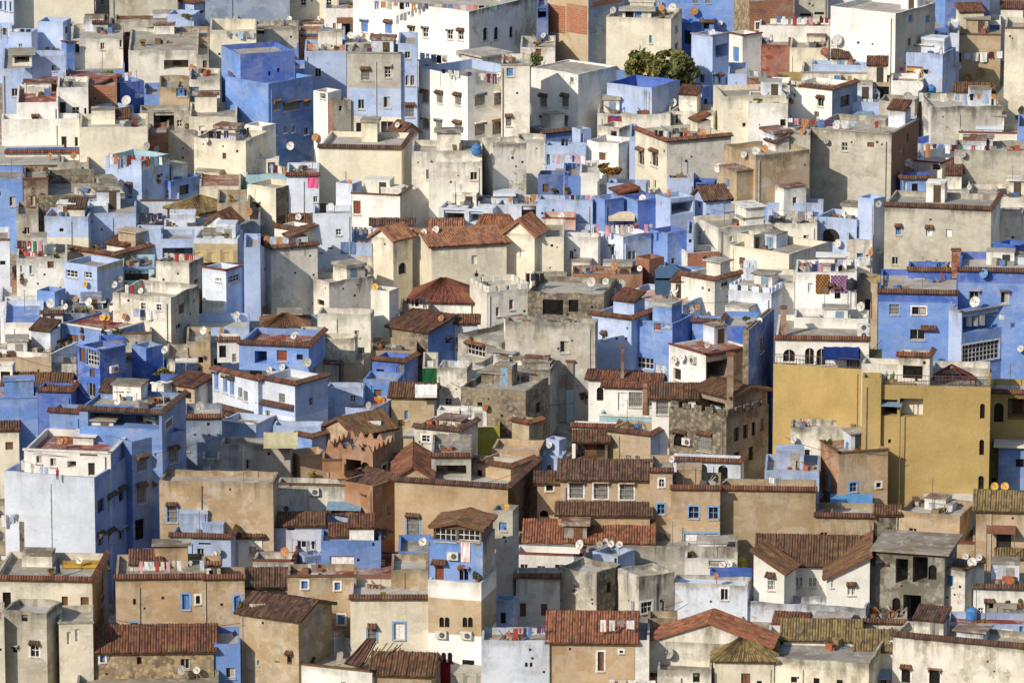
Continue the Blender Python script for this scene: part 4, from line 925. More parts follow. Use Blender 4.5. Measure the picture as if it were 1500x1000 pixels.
town('''
H W -8 73 116 519 560 | white terrace below dark slatted fence | | lo=W@523 rs=14 |
H N 24 70 115 503 540 | dark slatted fence terrace | | d=.3 |
H U -8 75 78 523 566 | low orange brown wall | | d=.4 |
H W/W 4 100 108 570 604 | white house under sagging brown tiles | | r=g22 tc=n d=.5 |
H W -10 18 22 536 596 | white house with open window | at the left edge | | 8,552,14,16,n
H L 60 112 114 533 560 | terrace with railings and AC | | rail=1 rs=10 |
H V/V 113 146 184 514 615 | bright blue house with timber windows | | c=b d=.3 | 121,520,9,20,w 136,524,17,22,p 135,546,7,12,w 134,571,11,20,d
H V/V 144 182 184 512 590 | deep blue wall with green stencil | | | 
H B/V 193 214 240 510 580 | deep blue wall with palm shadow | | |
H V 180 216 218 563 606 | bright blue ledge with tile edge | | c=t rs=8 |
H B -20 55 58 582 680 | blue cube at left edge | | rs=16 rc=T c=b |
H V 54 104 114 573 620 | bright blue terrace with purple posts | | c=t |
H B/B 72 117 131 604 785 | blue upper wall with tile coping | | c=t |
H B/F 116 237 272 605 809 | blue loggia storey with tile cornice | | c=t rs=30 ph=.3 | 181,614,104,25,o 247,620,10,10,gF
H B/F 125 193 272 647 818 | shaded blue house with hooded grilled windows | | rs=20 d=.2 | 208,679,14,19,gh 231,673,12,19,gh 254,667,13,20,gh 207,724,13,26,gh 228,720,8,22,gh 205,775,14,30,n
P W/W 176 192 240 644 640 | r=s14 |
H W/F 35 162 193 664 838 | white blue terrace with red panels | | ph=.6 rs=30 rc=R c=w d=.2 | 57,673,8,11,d 78,677,9,12,d 105,680,13,10,o 134,687,10,19,X 75,658,40,6,w 130,664,26,8,w
H Z/F 6 138 192 700 860 | large white house with blue side | hanging laundry on its terrace | ph=.8 in=P rs=60 d=.18 | 148,740,10,20,n 163,736,10,20,nh 178,725,8,18,nh 147,792,8,18,dh 162,787,8,18,dh 177,783,9,18,dh 187,770,5,14,d 160,828,9,18,d 174,822,8,18,d 186,818,6,16,d
H Q/Q 270 325 328 611 700 | slate blue house with corrugated lean to | | c=t d=.5 rs=20 | 274,655,6,10,g
H W/W 222 240 252 564 630 | pale blue lean to wall | | c=w |
H T/L 250 285 312 566 630 | shed under white corrugated roof | | r=s14 | 270,578,20,10,n
H Z/P 311 378 384 556 648 | white wing with blue hooded windows | joined to the blue tiered house | th=48 c=t d=.2 | 317,558,6,26,bh 330,563,6,24,bh 340,567,6,24,bh 345,600,54,3,t 352,575,6,15,g 360,580,6,15,g 328,612,7,16,dh 338,616,7,16,dh 352,615,5,10,dh
H Z/P 377 432 480 563 660 | blue tiered house with curved tile bands | | c=t rs=30 d=.3 lo=P@593,Z@612 ph=.7 nr=1 | 413,583,9,14,g 404,592,54,3,t 404,618,54,3,t 456,588,6,12,d 392,606,6,10,d
P B/B 350 452 476 507 545 | c=t rc=R rs=26 | 382,523,18,18,o 413,521,15,16,R 439,523,9,8,n
P W 318 350 352 498 530 | c=t rs=10 | 326,515,10,18,n 343,525,6,14,g
H U 273 308 311 500 562 | orange tan blank wall beside solar heater | | d=.6 |
H V 235 275 278 548 590 | blue parapet with yellow plant | | |
H L 244 276 277 525 570 | mossy parapet with clothes | | d=1 |
H M 322 425 430 652 726 | olive grey wall with blue strip | | d=.7 lo=M@655 rs=12 |
H P/P 322 375 402 622 672 | pale blue stepped terrace | | rs=14 c=w |
H B/B 433 457 478 640 682 | small blue rooftop cube | | c=t |
H P 400 470 474 625 676 | light blue parapet behind yellow sheeting | | |
H U/T 233 400 408 707 830 | broad adobe wall with blue framed window | | d=.7 rs=16 | 252,752,14,24,gfh
H K 252 272 275 682 722 | small brick chimney block | | |
H L 297 322 325 672 716 | stone plastered stub wall | | d=.9 |
H O/O 478 546 578 662 760 | orange house with pointed battlements | | m=2 rs=40 ph=.7 d=.25 nr=1 | 535,681,11,9,na 518,682,22,18,o 563,690,7,20,nFa
P O 472 500 503 674 690 | rs=12 c=n |
H O/O 500 546 580 712 800 | orange house lower flank | below the pointed battlements | rs=10 d=.3 | 
H U 424 440 482 668 720 | orange brown terrace wall | | d=.2 |
H L/N 405 535 540 712 790 | white grey terrace with two AC units | | c=n rs=44 ph=.4 d=1 | 
H L/O 500 536 578 724 795 | white wall under steep tile pent | | r=s28 |
H U/N 578 744 790 714 810 | tan courtyard house with tile parapet | dark open courtyard behind the parapet | c=t rs=70 ph=1.1 in=M d=.2 nr=1 | 605,771,18,30,gfh 
P U 578 631 634 698 714 | r=L16 rs=30 | 602,698,3,7,n
P M 632 690 694 668 704 | c=t rs=30 | 661,690,44,18,o
P U 694 748 784 684 704 | c=t rs=30 | 702,695,8,14,n
H L/L 607 672 700 631 690 | grey patio house with tile ridge | | c=t d=.6 rs=14 | 624,642,11,9,pF 648,648,12,26,W 664,648,12,26,W
H E 665 732 735 626 660 | bright lime yellow wall | | |
H U/L 475 520 578 637 690 | sand house with tiled gable | | r=L18 d=.5 tc=n |
H L/L 640 684 692 540 612 | bare grey cube above paned window | | d=1 rs=20 | 657,588,9,9,pF
H C 619 641 642 538 600 | rubble wall with green panel | | | 
H T/P 573 636 642 581 624 | tan house with white sheet roof | | r=g18 tc=n d=.4 |
H V/V 545 592 612 530 580 | bright blue house with hanging gourds | | c=t | 557,548,11,15,n 588,540,8,20,g
H B 532 582 592 557 612 | blue wall with orange rug | | d=.3 rs=16 |
H P/P 478 532 536 568 618 | shaded light blue courtyard | | rc=R d=.4 | 517,584,8,10,p
H P 470 545 580 600 640 | light blue low lane wall | | |
H T 504 533 535 530 575 | tall pale reed screen | | d=.3 |
H T 543 610 613 514 548 | reed fenced roof terrace | | d=.3 rs=20 |
H C 455 520 524 496 560 | mossy pale wall behind reed screen | | d=1 |
H L 440 472 475 500 575 | tall grey pier left of reed screen | | d=.7 |
H M/M 671 735 802 503 570 | grey concrete house with hooded windows | | d=1 rs=50 | 697,513,26,16,ph 720,513,14,14,g 748,519,22,16,gh 776,517,22,20,gh
H L 690 765 800 543 600 | buff wall below grey concrete house | | d=1 | 721,550,12,6,n 742,548,8,6,n
H M 735 806 817 542 606 | dark grey cube beside chimney | | d=1.1 rs=26 |
H D/D 675 770 803 574 650 | ruined brown stone house | | d=1 rs=26 | 703,592,7,6,n 788,597,7,16,n
H B/P 693 730 748 557 600 | small blue rooftop terrace | | in=P |
H W 640 673 677 602 640 | white hut with dark red roof | | rc=R rs=18 |
H U/N 720 790 798 660 712 | flat brown roof beside courtyard | | rs=20 rc=U |
H T 750 775 795 620 672 | buff shed with blue tarpaulin edge | | c=t |
H W/W 862 930 936 556 634 | white arcade house with dark arches | | r=g10 d=.15 | 879,577,10,20,na 892,578,8,18,na
H W 885 966 972 567 640 | white tiled villa with latticed shutters | | r=g18 d=.15 | 912,588,14,26,W 931,585,20,22,g 955,585,18,20,g
H W/W 955 1019 1022 583 680 | brown tiled timber veranda | | r=g20 tc=n d=.2 | 970,597,18,20,g 996,597,24,24,o
H W/c 980 1034 1102 520 664 | white penthouse under flat red roof | | rc=R ph=.15 c=r rs=26 | 992,548,11,17,X 1051,541,32,26,o
H c/c 1018 1070 1124 582 693 | stone veranda with tile canopy | | r=g14 tc=n | 1042,597,40,22,o
H D/c 980 1064 1126 610 704 | rubble stone villa with arched windows | | m=1 rs=36 ph=.7 | 996,644,18,20,nah 1032,648,20,24,gah 1079,636,8,20,n 1092,632,7,20,n 1104,628,6,20,n 1116,622,5,18,n 1079,672,8,20,n 1100,664,7,20,n
H A/A 878 978 985 612 652 | aqua balustraded roof terrace | | ph=.9 in=A rs=12 c=w nr=1 |
H W 838 904 908 626 664 | white wall with dark red tiles | | c=t tc=r rs=14 |
H P/P 800 819 830 645 695 | white blue corner post house | | |
H N 843 890 892 646 684 | timber veranda with blue posts | | r=s14 tc=n | 866,658,40,24,o
H T/P 890 953 982 637 690 | adobe cube with blue flank | | nr=1 c=t d=.3 rs=40 |
H P 792 824 830 668 704 | pale blue parapet corner | left of the brown hotel | |
H U 787 821 824 706 784 | narrow adobe wing with arched window | | r=g14 d=.3 | 805,712,10,13,nFa 797,752,12,10,na
H U 821 953 956 702 800 | adobe hotel with six framed windows | in two rows | r=g26 tc=b d=.3 | 844,718,20,22,gFh 880,719,20,22,gFh 918,720,20,22,gFh 845,767,22,24,gF 878,768,20,22,gF 924,770,20,22,gF
H U 818 952 954 754 812 | lower tile canopy of adobe hotel | between the two window rows | r=s16 tc=b |
H U/P 952 985 988 690 806 | tall adobe bay with white framed window | | c=t d=.4 | 969,707,7,11,pF 968,745,10,14,pf
H U 983 1055 1058 716 812 | ochre wall with blue star windows | | c=t d=.3 | 1016,750,14,17,pf 1045,751,13,17,pf 1014,788,24,14,Wf 1042,788,20,14,Wf
H Z 983 1085 1090 677 722 | white blue patio with three arches | | c=t rs=26 | 1028,692,16,26,Sa 1059,693,14,24,na 1000,694,10,22,n 990,700,6,10,n
H U 770 955 958 795 828 | broad tile skirt roof of adobe hotel | | r=s30 tc=t |
H M 755 1080 1084 801 836 | long low concrete wall | below the adobe hotel | d=.9 rs=16 |
H U 1315 1406 1432 756 824 | terracotta wall below market canopy | | d=.5 rs=30 |
H U/U 1430 1508 1510 748 845 | terracotta house with old tile roof | at right edge | r=g26 tc=o d=.5 |
H U 1400 1428 1431 796 832 | small terracotta pier with red cap | | c=r |
H D 1285 1316 1318 752 812 | dark lean to of old tiles | | r=s10 tc=n |
''')
town('''
H C -10 28 30 758 812 | cream wall with hanging laundry | at left edge | rs=16 |
H D/D 28 70 74 764 846 | brown rubble ruin | against the large white house | rs=10 d=.6 |
H T -10 30 33 792 842 | sandy rubble wall at left edge | | d=.9 |
H C/G 122 137 158 838 885 | cream gable with steep tile edge | | c=t | 147,836,6,10,nF
H C/T -10 135 157 850 962 | cream house with mouldy band and windows | | c=t rs=14 d=.5 | 95,880,9,14,w 124,880,12,12,w 150,878,5,12,nF 10,880,12,26,n
H C -10 122 125 846 930 | low cream wall with tile coping | behind the cream house with mouldy band | c=t rs=14 |
H G/G 4 68 91 898 1012 | grey concrete tower with white grid window | | d=.9 rs=12 | 36,905,9,10,n 22,951,7,8,nh 51,952,12,18,pFh
H C -20 6 8 908 1015 | cream strip wall at left edge | | | 1,951,3,4,n
H C/C 86 136 140 912 1010 | cream stair wall with two slits | | d=.6 c=g | 101,934,6,18,W 113,930,6,18,W
H T/D 117 313 317 952 1004 | stone barn with long tiled roof | | r=g34 mat=st d=.5 | 150,964,7,11,bF 204,967,7,11,n 271,972,13,15,d
H G 112 320 322 1001 1030 | dark concrete ledge below stone barn | | rs=16 rc=D d=1 |
H U 169 298 300 845 965 | long sandstone house with pointed window | | c=t d=.45 rs=30 | 272,881,10,22,bf 290,878,6,12,nF 197,881,4,9,n 197,916,9,9,df 234,920,9,11,df 277,927,11,6,df
H U 297 358 362 846 965 | sandstone house end with blue arched window | | c=t d=.6 rs=14 | 348,884,10,24,bfa
P U 297 323 326 827 848 | c=t rs=12 | 309,839,6,9,nF
H B 314 352 354 943 1002 | blue painted alley wall with mural | | d=.1 |
H P/P 249 338 352 787 850 | white blue cottage with dark window | | c=t rs=20 | 294,810,10,14,d 300,796,18,3,n
H V/B 196 246 260 818 860 | deep blue courtyard with pink laundry | | in=V ph=1 rs=20 |
H Z/P 326 372 376 768 802 | pale blue hut under sagging roof | | r=s16 tc=o | 343,772,8,5,n
H W 346 384 388 785 830 | white wall under small brown roof | | r=g14 tc=n |
H U 354 421 424 858 895 | tan house with thick dark tiles | | r=g24 tc=b |
H U/D 421 522 526 844 942 | adobe house with flat red roof | | rc=R c=n rs=16 d=.8 | 446,856,9,11,bF 494,858,8,11,bF 500,907,10,14,bF
H T/T 350 437 486 908 1006 | old buff house with tiled roof | blue patch on its flank | r=g26 ax=L tc=b d=.6 | 424,965,7,15,nh 378,970,3,7,b
H Z 384 472 475 768 822 | white blue house under curly tiles | | r=g16 tc=n d=.3 | 426,772,11,9,n
H P/P 478 518 545 756 800 | aqua house with balcony clutter | | c=t | 508,772,12,14,g 486,778,8,12,n
H B/P 470 558 562 792 848 | blue house with corrugated shutter | | rs=16 d=.2 | 501,824,36,20,W 547,797,3,5,n 525,820,4,4,n
P P/J 535 560 570 786 790 | r=g8 tc=n | 547,797,4,6,n
H P/B 436 446 472 815 850 | shaded blue corner wall | | |
H R 376 436 440 808 836 | flat red terrace with rust dish | | rs=14 rc=R |
H L 370 430 436 822 858 | white parapet with pink coping | | c=r |
H R 430 580 584 842 866 | wide flat dark red roof | | rc=R rs=30 ph=.15 |
H C 513 628 631 876 976 | cream house with two blue framed windows | | c=t d=.3 rs=24 | 545,929,12,18,gf 545,917,14,3,t 585,924,16,24,Wf
P T 573 627 630 834 862 | rs=20 d=.6 | 595,874,22,14,W
H B 583 631 634 808 856 | blue terrace wall with pipes | | in=B | 
H W/W 627 705 727 854 990 | white house with recessed tan panel | pairs of arched windows | d=.3 rs=34 lo=T@880,W@932 | 647,911,7,15,na 655,911,7,15,na 681,911,7,15,na 689,911,7,15,na 650,963,7,16,na 659,963,7,16,na 686,970,18,8,n
P B/G 630 707 725 794 859 | rs=26 ph=.3 | 644,838,13,24,Ra 676,841,6,17,nah 683,841,6,17,nah 643,823,24,4,t
PP N/N 635 705 722 775 799 | r=L8 tc=n rs=40 | 652,782,32,20,p 688,782,34,20,p
H G 720 751 760 748 920 | tall grey plaster tower beside timber loggia | | d=.7 lo=M@790 |
H P/P 722 752 758 880 950 | shaded pale blue passage wall | | d=.4 | 737,905,8,16,n
H Z 705 805 808 938 1010 | white blue wall with paired keyhole windows | | d=.5 rs=16 | 771,973,4,7,na 778,973,4,7,na
H W 405 545 602 984 1020 | low white terrace wall at bottom edge | | c=n rs=26 |
H T 545 632 642 988 1020 | brown tile roof beside broken rafters | | r=g28 tc=n |
H W 753 852 858 814 856 | white house with green window shade | | c=r rs=20 d=.2 | 768,832,11,12,p 793,834,12,11,p 820,833,14,13,p
H L 756 820 824 845 930 | grey white house with brown shutters | | c=t d=.9 rs=12 | 766,893,9,20,w 797,893,9,18,w
H G/D 818 874 910 840 930 | weathered cement block beside blue patio | | d=1 rs=30 |
H L/G 905 936 988 845 935 | stained lane house with blue doors | | d=1 rs=30 | 947,889,16,16,pF 927,890,5,20,D 972,888,4,16,D
H P/P 868 905 930 814 862 | blue patio shed with grey jacket | | rs=12 | 902,826,4,18,n
H L 985 1095 1101 858 930 | grey house with wide pale roof | | rs=40 ph=.3 d=.8 rc=Z lo=Z@862 | 1061,870,10,16,dF
P V 1040 1102 1106 838 848 | rs=6 |
H W/W 1003 1080 1084 819 852 | white roof box with two dishes | | d=.4 | 1050,823,24,12,g
H U 804 930 933 940 1010 | orange tan house with tiled roof | yellow door in a white arch | r=g40 tc=t d=.3 | 880,968,9,28,wF 835,950,3,4,n 910,954,5,4,nF
H W 930 951 954 938 1010 | white pier beside orange tan house | | d=.5 |
H T 949 992 994 906 960 | tan rubble wall with white pots | | d=.6 rs=10 |
H L 948 1128 1135 946 1005 | wide pale gable with terracotta verge | | r=L32 tc=t d=.8 rs=40 |
H C 1047 1134 1137 966 1018 | tan wall under yellow green tile hip | | r=h34 tc=o |
H L 963 1042 1046 982 1020 | rubble roofed white hut | | rs=26 d=.9 rc=D | 1020,992,10,14,n
H C/C 1045 1273 1312 972 1030 | long cream wall with square vents | | d=.8 rs=26 lo=C@986 | 1097,992,9,8,n 1130,993,9,9,n 1163,995,9,9,n 1196,997,9,9,n 1230,999,9,8,n
H W 1148 1258 1262 937 980 | white house under olive striped tiles | | r=g26 tc=o d=.2 | 1240,950,10,11,dF
H W 1256 1310 1313 952 990 | low white wall under olive tiles | | r=g26 tc=o d=.2 |
H W 1126 1150 1152 930 975 | dark doorway house beside olive tiles | | rs=12 | 1139,949,16,22,X
H L 1308 1506 1508 948 1030 | long rough wall with white framed doors | at bottom right | th=14 c=t d=1 rs=18 | 1327,989,13,22,nFh 1369,993,16,24,nFh
H P/P 1388 1506 1508 915 972 | pale blue terrace rooms with doors | | d=.3 rs=14 rc=R | 1414,924,6,5,w 1432,932,12,26,g 1456,939,14,28,w 1475,931,10,15,pF 1496,930,6,30,b
H P 1343 1392 1395 924 968 | grey blue terrace parapet | | ph=1 in=P rs=30 |
H L 1265 1328 1330 912 955 | pale rubble wall with tile edge | | c=t d=.9 |
H W 1110 1278 1282 829 905 | white farmhouse with broad red roof | | r=g40 tc=n d=.1 | 1167,852,5,14,p 1173,852,5,14,p 1187,853,5,14,p 1193,853,5,14,p
H W/W 1104 1149 1166 838 928 | left sloping wing of white farmhouse | | r=m-26 tc=n d=.1 | 1127,857,5,14,p 1132,857,5,14,p 1129,842,14,3,t
H W/W 1211 1274 1277 847 928 | right sloping wing of white farmhouse | | r=m32 tc=n d=.1 rs=30 | 1244,864,5,14,ph 1250,864,5,14,ph 1262,839,14,14,p 1219,854,3,12,d
H Z 1095 1268 1274 890 940 | flaking white wall before white farmhouse | | d=1 rs=12 |
H X/X 1283 1384 1402 812 930 | ruined concrete house with open floors | | r=S rs=40 rc=D d=.8 | 1321,836,18,36,o 1348,834,22,38,o 1313,887,12,24,na 1336,891,26,40,o 1366,838,12,22,na
H G/G 1276 1299 1310 824 920 | grey pier house with tile cap | | r=g12 tc=n | 1286,843,7,10,na
H L/L 1362 1414 1442 836 930 | blotchy white house with turquoise shutter | | d=1 rs=26 rc=R c=n | 1391,850,11,16,D
H W 1426 1506 1508 862 930 | white curved wall with red tarpaulin | | d=.6 c=t tc=b rs=20 |
H G 1445 1506 1508 893 940 | mossy cement box | above pale blue terrace rooms | d=1.1 rs=12 |
''')
# ------------------------------------------------------------ things standing on or hanging from the houses
def place(x,y,h=0.):
    """foot point for something seen at pixel (x,y) standing h metres above a roof"""
    best=pick(x,y+2)
    if best is None: return None
    ppm=best[1].ppm; b2=pick(x,y+h*ppm*CP)
    if b2 and b2[3]=='roof': return b2
    if b2 and b2[3]=='wall':
        d=b2[2].y+.55; q=at_depth(x,y,d)
        if q.z>b2[1].zt-.1: return (b2[0],b2[1],V3((q.x,d,b2[1].zr)),'roof',None)
    return best
DC={'w':(.62,.60,.55),'o':(.42,.20,.08),'y':(.62,.36,.05),'b':(.12,.26,.5),'r':(.30,.10,.04),'g':(.35,.34,.31)}
DN={'w':'white satellite dish','o':'rusty satellite dish','y':'yellow satellite dish','b':'blue satellite dish','r':'red satellite dish','g':'grey satellite dish'}
def dish(x,y,r,c='w'):
    hgt=r/13+.45; b=place(x,y,hgt)
    if not b: print('NODISH',x,y); return
    t,H,p,kind,n=b; ppm=H.ppm; R=max(.3,r/ppm)*1.05
    if kind=='roof': cen=at_depth(x,y,p.y); foot=p
    else: cen=p+n*(.45); foot=p
    ax=V3((-.50+random.uniform(-.25,.25),-.72,.36+random.uniform(-.1,.15))).normalized(); X=ax.orthogonal().normalized(); Y=ax.cross(X)
    mb=MB(); c=('g' if c=='w' and random.random()<.2 else ('o' if c=='w' and random.random()<.08 else c)); jj=random.uniform(.8,1.1); col=tuple(v*jj for v in DC[c]); rings=((0,-.24),(.4,-.20),(.75,-.09),(1,0.05)); N=18
    pt=lambda k,q: cen+(X*math.cos(6.2832*k/N)+Y*math.sin(6.2832*k/N))*R*q[0]+ax*R*q[1]
    for i in range(3):
        for k in range(N): mb.poly((pt(k,rings[i]),pt(k+1,rings[i]),pt(k+1,rings[i+1]),pt(k,rings[i+1])),col,METAL)
    d=mb.build('satellite_dish',None,cen,sm=True)
    pm=MB(); back=cen-ax*R*.26
    if kind=='roof': pm.tube(V3((back.x,back.y,foot.z-.02)),back,.035,(.25,.24,.22))
    else: pm.tube(foot,back,.035,(.25,.24,.22))
    pm.tube(back,cen-ax*R*.2,.07,(.2,.2,.19)); pm.build('mount',d,back)
    fm=MB(); fo=cen+ax*R*.75; fm.tube(cen+Y*(-R)*.95,fo,.018,(.25,.24,.22),n=4); fm.tube(fo-ax*.06,fo+ax*.06,.05,(.5,.5,.48)); fm.build('receiver_arm',d,fo)
    acc(d,'dish',DN[c],H,x,'satellite dish','satellite dishes','on')
DISH='''345,23,4,g 332,26,4 100,33,4 280,96,5,o 185,147,7 73,228,4,o 108,228,5,o 215,211,6 230,215,5 273,219,4 304,203,4 424,25,4 465,26,5 513,52,5 533,54,4,o 545,53,5,o 557,53,5 565,54,5 513,71,5 502,74,4 674,75,4 466,198,6,o 421,211,6 582,183,4 729,204,5 726,107,4
898,15,5 969,12,5 985,11,6 1017,14,6,o 966,2,4 1055,31,4 1044,47,4 796,49,4 981,148,6 1018,138,6 1012,156,4 1029,195,6 1095,224,5 1107,221,6 1120,218,6,o 1050,243,7 797,238,4 1230,56,8 1208,73,6,r 1467,40,6 1356,51,4 1376,51,4 1272,122,6 1260,132,5 1282,131,5 1347,126,7 1330,143,8,g 1418,112,6 1436,104,6 1398,95,6 1150,189,4 1159,193,6 1175,193,5,o 1181,194,5 1188,196,5,o 1225,186,5 1212,204,4 1325,236,6 1332,240,5 1410,223,5 1476,11,5
56,343,7,o 129,413,4,y 170,406,5 162,414,5 183,416,6,o 97,427,6 111,437,4,o 130,442,6 74,444,7 96,449,4 133,451,4 206,426,4 182,463,4,o 150,465,5,y 157,465,5,y 365,307,6,o 298,484,6 325,481,5 347,461,5 373,472,5 388,322,6 512,267,4,o 621,340,5 638,337,6 395,451,6,o 549,420,5,y 530,392,7 624,437,5,o 646,466,5 433,491,5 748,292,4,o
781,290,6,o 772,292,4 884,273,7 980,282,4,o 941,290,5 822,316,5 900,390,6,o 866,413,7 887,412,5 903,414,7 990,424,5 934,427,5 935,442,6 1007,451,6 1015,447,4 937,393,4 1282,296,5 1372,268,5,y 1381,283,4 1420,274,4 1230,353,6 1275,367,5,o 1268,379,6 1284,363,6 1396,389,6 1415,395,6,b 1441,397,7,b 1428,442,8 1396,444,5,o 1261,449,7
172,588,5 293,596,8 222,508,6 237,509,6 55,563,4 88,646,4,o 95,645,5,o 451,527,7 396,538,5 415,534,5 540,593,5 566,627,6 493,543,6,r 713,593,5,r 993,524,6 1004,521,6 984,672,5 990,670,6 1036,505,4 808,648,4 752,612,4 1457,712,6,y 1472,712,6,y 1209,722,5 1495,507,5
315,808,5 321,804,5 116,820,5 266,981,7 288,981,5 417,808,7,o 619,793,6 742,742,4,y 849,797,7 878,797,5 887,793,5 895,796,5 907,797,5 1058,823,5 1068,822,6 1049,844,4 981,952,8,g 1414,811,4 1424,823,7 1434,812,4 1306,943,6 430,492,5 437,318,5 1112,470,5 700,415,4 1163,640,4'''
# laundry -------------------------------------------------------------
CN={'white':(.78,.77,.74),'black':(.02,.02,.022),'dark blue':(.03,.045,.14),'blue':(.10,.22,.50),'red':(.42,.03,.03),'pink':(.70,.30,.34),'cream':(.66,.58,.42),'grey':(.26,.26,.26),'green':(.05,.22,.12),'orange':(.62,.22,.04),'yellow':(.66,.45,.06),'purple':(.16,.05,.16),'pale blue':(.38,.5,.7),'maroon':(.14,.02,.03)}
PALS={'w':['white']*5+['cream','pale blue','white','grey'],'d':['black']*4+['dark blue','grey','dark blue','white'],'p':['pink','pink','white','red','white','cream'],'m':['white','black','dark blue','red','pink','cream','blue','grey','maroon','green','orange','purple','white','pale blue'],'r':['red','white','red','cream','maroon'],'y':['yellow','blue','yellow'],'o':['orange','orange']}
LAUN='''2,46,41,43,d,5 330,374,46,46,w,5 303,338,192,191,d,3 350,366,190,186,d,3 160,245,226,230,m,13 170,200,108,104,p,5 262,275,131,131,d,2 450,515,64,66,m,7 520,545,70,70,m,3 548,728,2,9,m,20 615,655,77,82,m,5 645,730,101,109,m,9 395,425,240,245,m,5 800,858,226,228,m,8 822,838,203,203,d,3 958,985,190,193,d,4 995,1020,193,195,m,4 1137,1215,24,26,m,10 1290,1345,3,3,d,6 1097,1125,103,105,w,4 1315,1385,98,104,m,6 1400,1470,78,75,m,6 1345,1460,136,138,m,11 1240,1290,143,146,w,5 1150,1290,173,178,m,12 1345,1460,210,214,m,12 1158,1215,118,121,p,7
25,62,352,353,m,5 240,285,370,372,r,6 175,220,416,418,m,6 195,240,452,454,m,5 180,240,311,312,d,5 467,490,297,297,d,2 505,545,331,333,w,6 523,544,353,353,o,3 378,440,344,350,m,7 596,625,437,436,d,5 820,880,285,286,m,8 865,957,330,328,p,13 770,797,400,400,d,4 960,985,440,436,p,3 1132,1192,308,310,w,5 1180,1225,386,386,m,5 1225,1275,380,378,w,4 1285,1300,403,403,y,3 1415,1472,461,461,w,6
1126,1143,698,700,d,2 960,977,533,535,w,2 625,690,528,527,w,6 30,85,674,688,w,8 2,27,754,752,w,4 195,250,821,822,p,7 250,300,820,820,w,6 428,462,790,792,d,5 515,543,790,791,d,5 752,800,920,915,m,7 878,930,907,908,w,4 1330,1350,928,930,d,4 890,975,994,996,p,6'''
def garment(tp,p0,ud,w,h,col,nout):
    """one garment hung from p0 along ud"""
    mb=MB(); th=.02
    def sh(pts):
        A=[p0+ud*a+V3((0,0,-b))+nout*(.05*math.sin(a*9+b*4)+.03) for a,b in pts]; B=[x-nout*th for x in A]
        mb.poly(A,col,CLOTH); mb.poly(B[::-1],col,CLOTH)
        for i in range(len(A)): mb.poly((A[i],A[(i+1)%len(A)],B[(i+1)%len(A)],B[i]),col,CLOTH)
    if tp=='shirt':
        sh([(w*.2,0),(w*.8,0),(w*.78,h),(w*.22,h)]); sh([(w*.2,0),(w*.22,h*.2),(0,h*.55),(-w*.08,h*.45)]); sh([(w*.8,0),(w*1.08,h*.45),(w,h*.55),(w*.78,h*.2)])
    elif tp=='trousers':
        sh([(0,0),(w*.8,0),(w*.8,h*.3),(0,h*.3)]); sh([(0,h*.3),(w*.36,h*.3),(w*.34,h*1.25),(w*.02,h*1.25)]); sh([(w*.44,h*.3),(w*.8,h*.3),(w*.8,h*1.2),(w*.48,h*1.2)])
    else:
        k=4
        for i in range(k): sh([(w*i/k,0),(w*(i+1)/k,0),(w*(i+1)/k,h*(1-.06*((i+1)%2))),(w*i/k,h*(1-.06*(i%2)))])
    return mb
def laundry(x0,x1,y0,y1,pal,n):
    xm=(x0+x1)/2; ym=(y0+y1)/2; b=place(xm,ym,1.75)
    if not b: print('NOLINE',x0,y0); return
    t,H,p,kind,nn=b
    if kind=='wall':
        q=p+nn*.35; d=q.y
    else: d=p.y
    A=at_depth(x0,y0,d); B=at_depth(x1,y1,d); ud=(B-A); L=ud.length; ud.normalize(); nout=V3((0,-1,0))
    ln=MB(); ln.tube(A,B,.012,(.3,.3,.3),n=3)
    if kind=='roof':
        for e in (A,B): ln.tube(V3((e.x,e.y,min(H.zr,e.z-.8)-.05)),V3((e.x,e.y,e.z+.15)),.025,(.16,.13,.1),n=5)
    o=ln.build('washing_line',None,A); acc(o,'line','washing line',H,xm,'washing line','washing lines','at')
    step=L/n
    for i in range(n):
        if n>4 and random.random()<.12: continue
        c=random.choice(PALS[pal]); tp=random.choice(['shirt','towel','towel','trousers','shirt','sheet'])
        w=step*random.uniform(.7,.96); h={'shirt':.75,'towel':.85,'trousers':.75,'sheet':1.2}[tp]*random.uniform(.75,1.15)
        w=min(w,{'shirt':.8,'towel':.9,'trousers':.6,'sheet':1.7}[tp]); h=min(h,w*2.0+.25)*random.choice([1,1,1,.65,1.25])
        P=A+ud*(step*i+(step-w)/2)+V3((0,0,-.005-.04*math.sin(math.pi*(i+.5)/n)))
        jj=random.uniform(.8,1.1); m_=sum(CN[c])/3; col=tuple((v*.75+m_*.25)*jj for v in CN[c])
        g=garment(tp,P,ud,w,h,col,nout).build('hanging_'+tp,None,P)
        acc(g,'garment',f'{c} {tp}',H,x0+(x1-x0)*(i+.5)/n,tp,'laundry on the lines','hanging at')
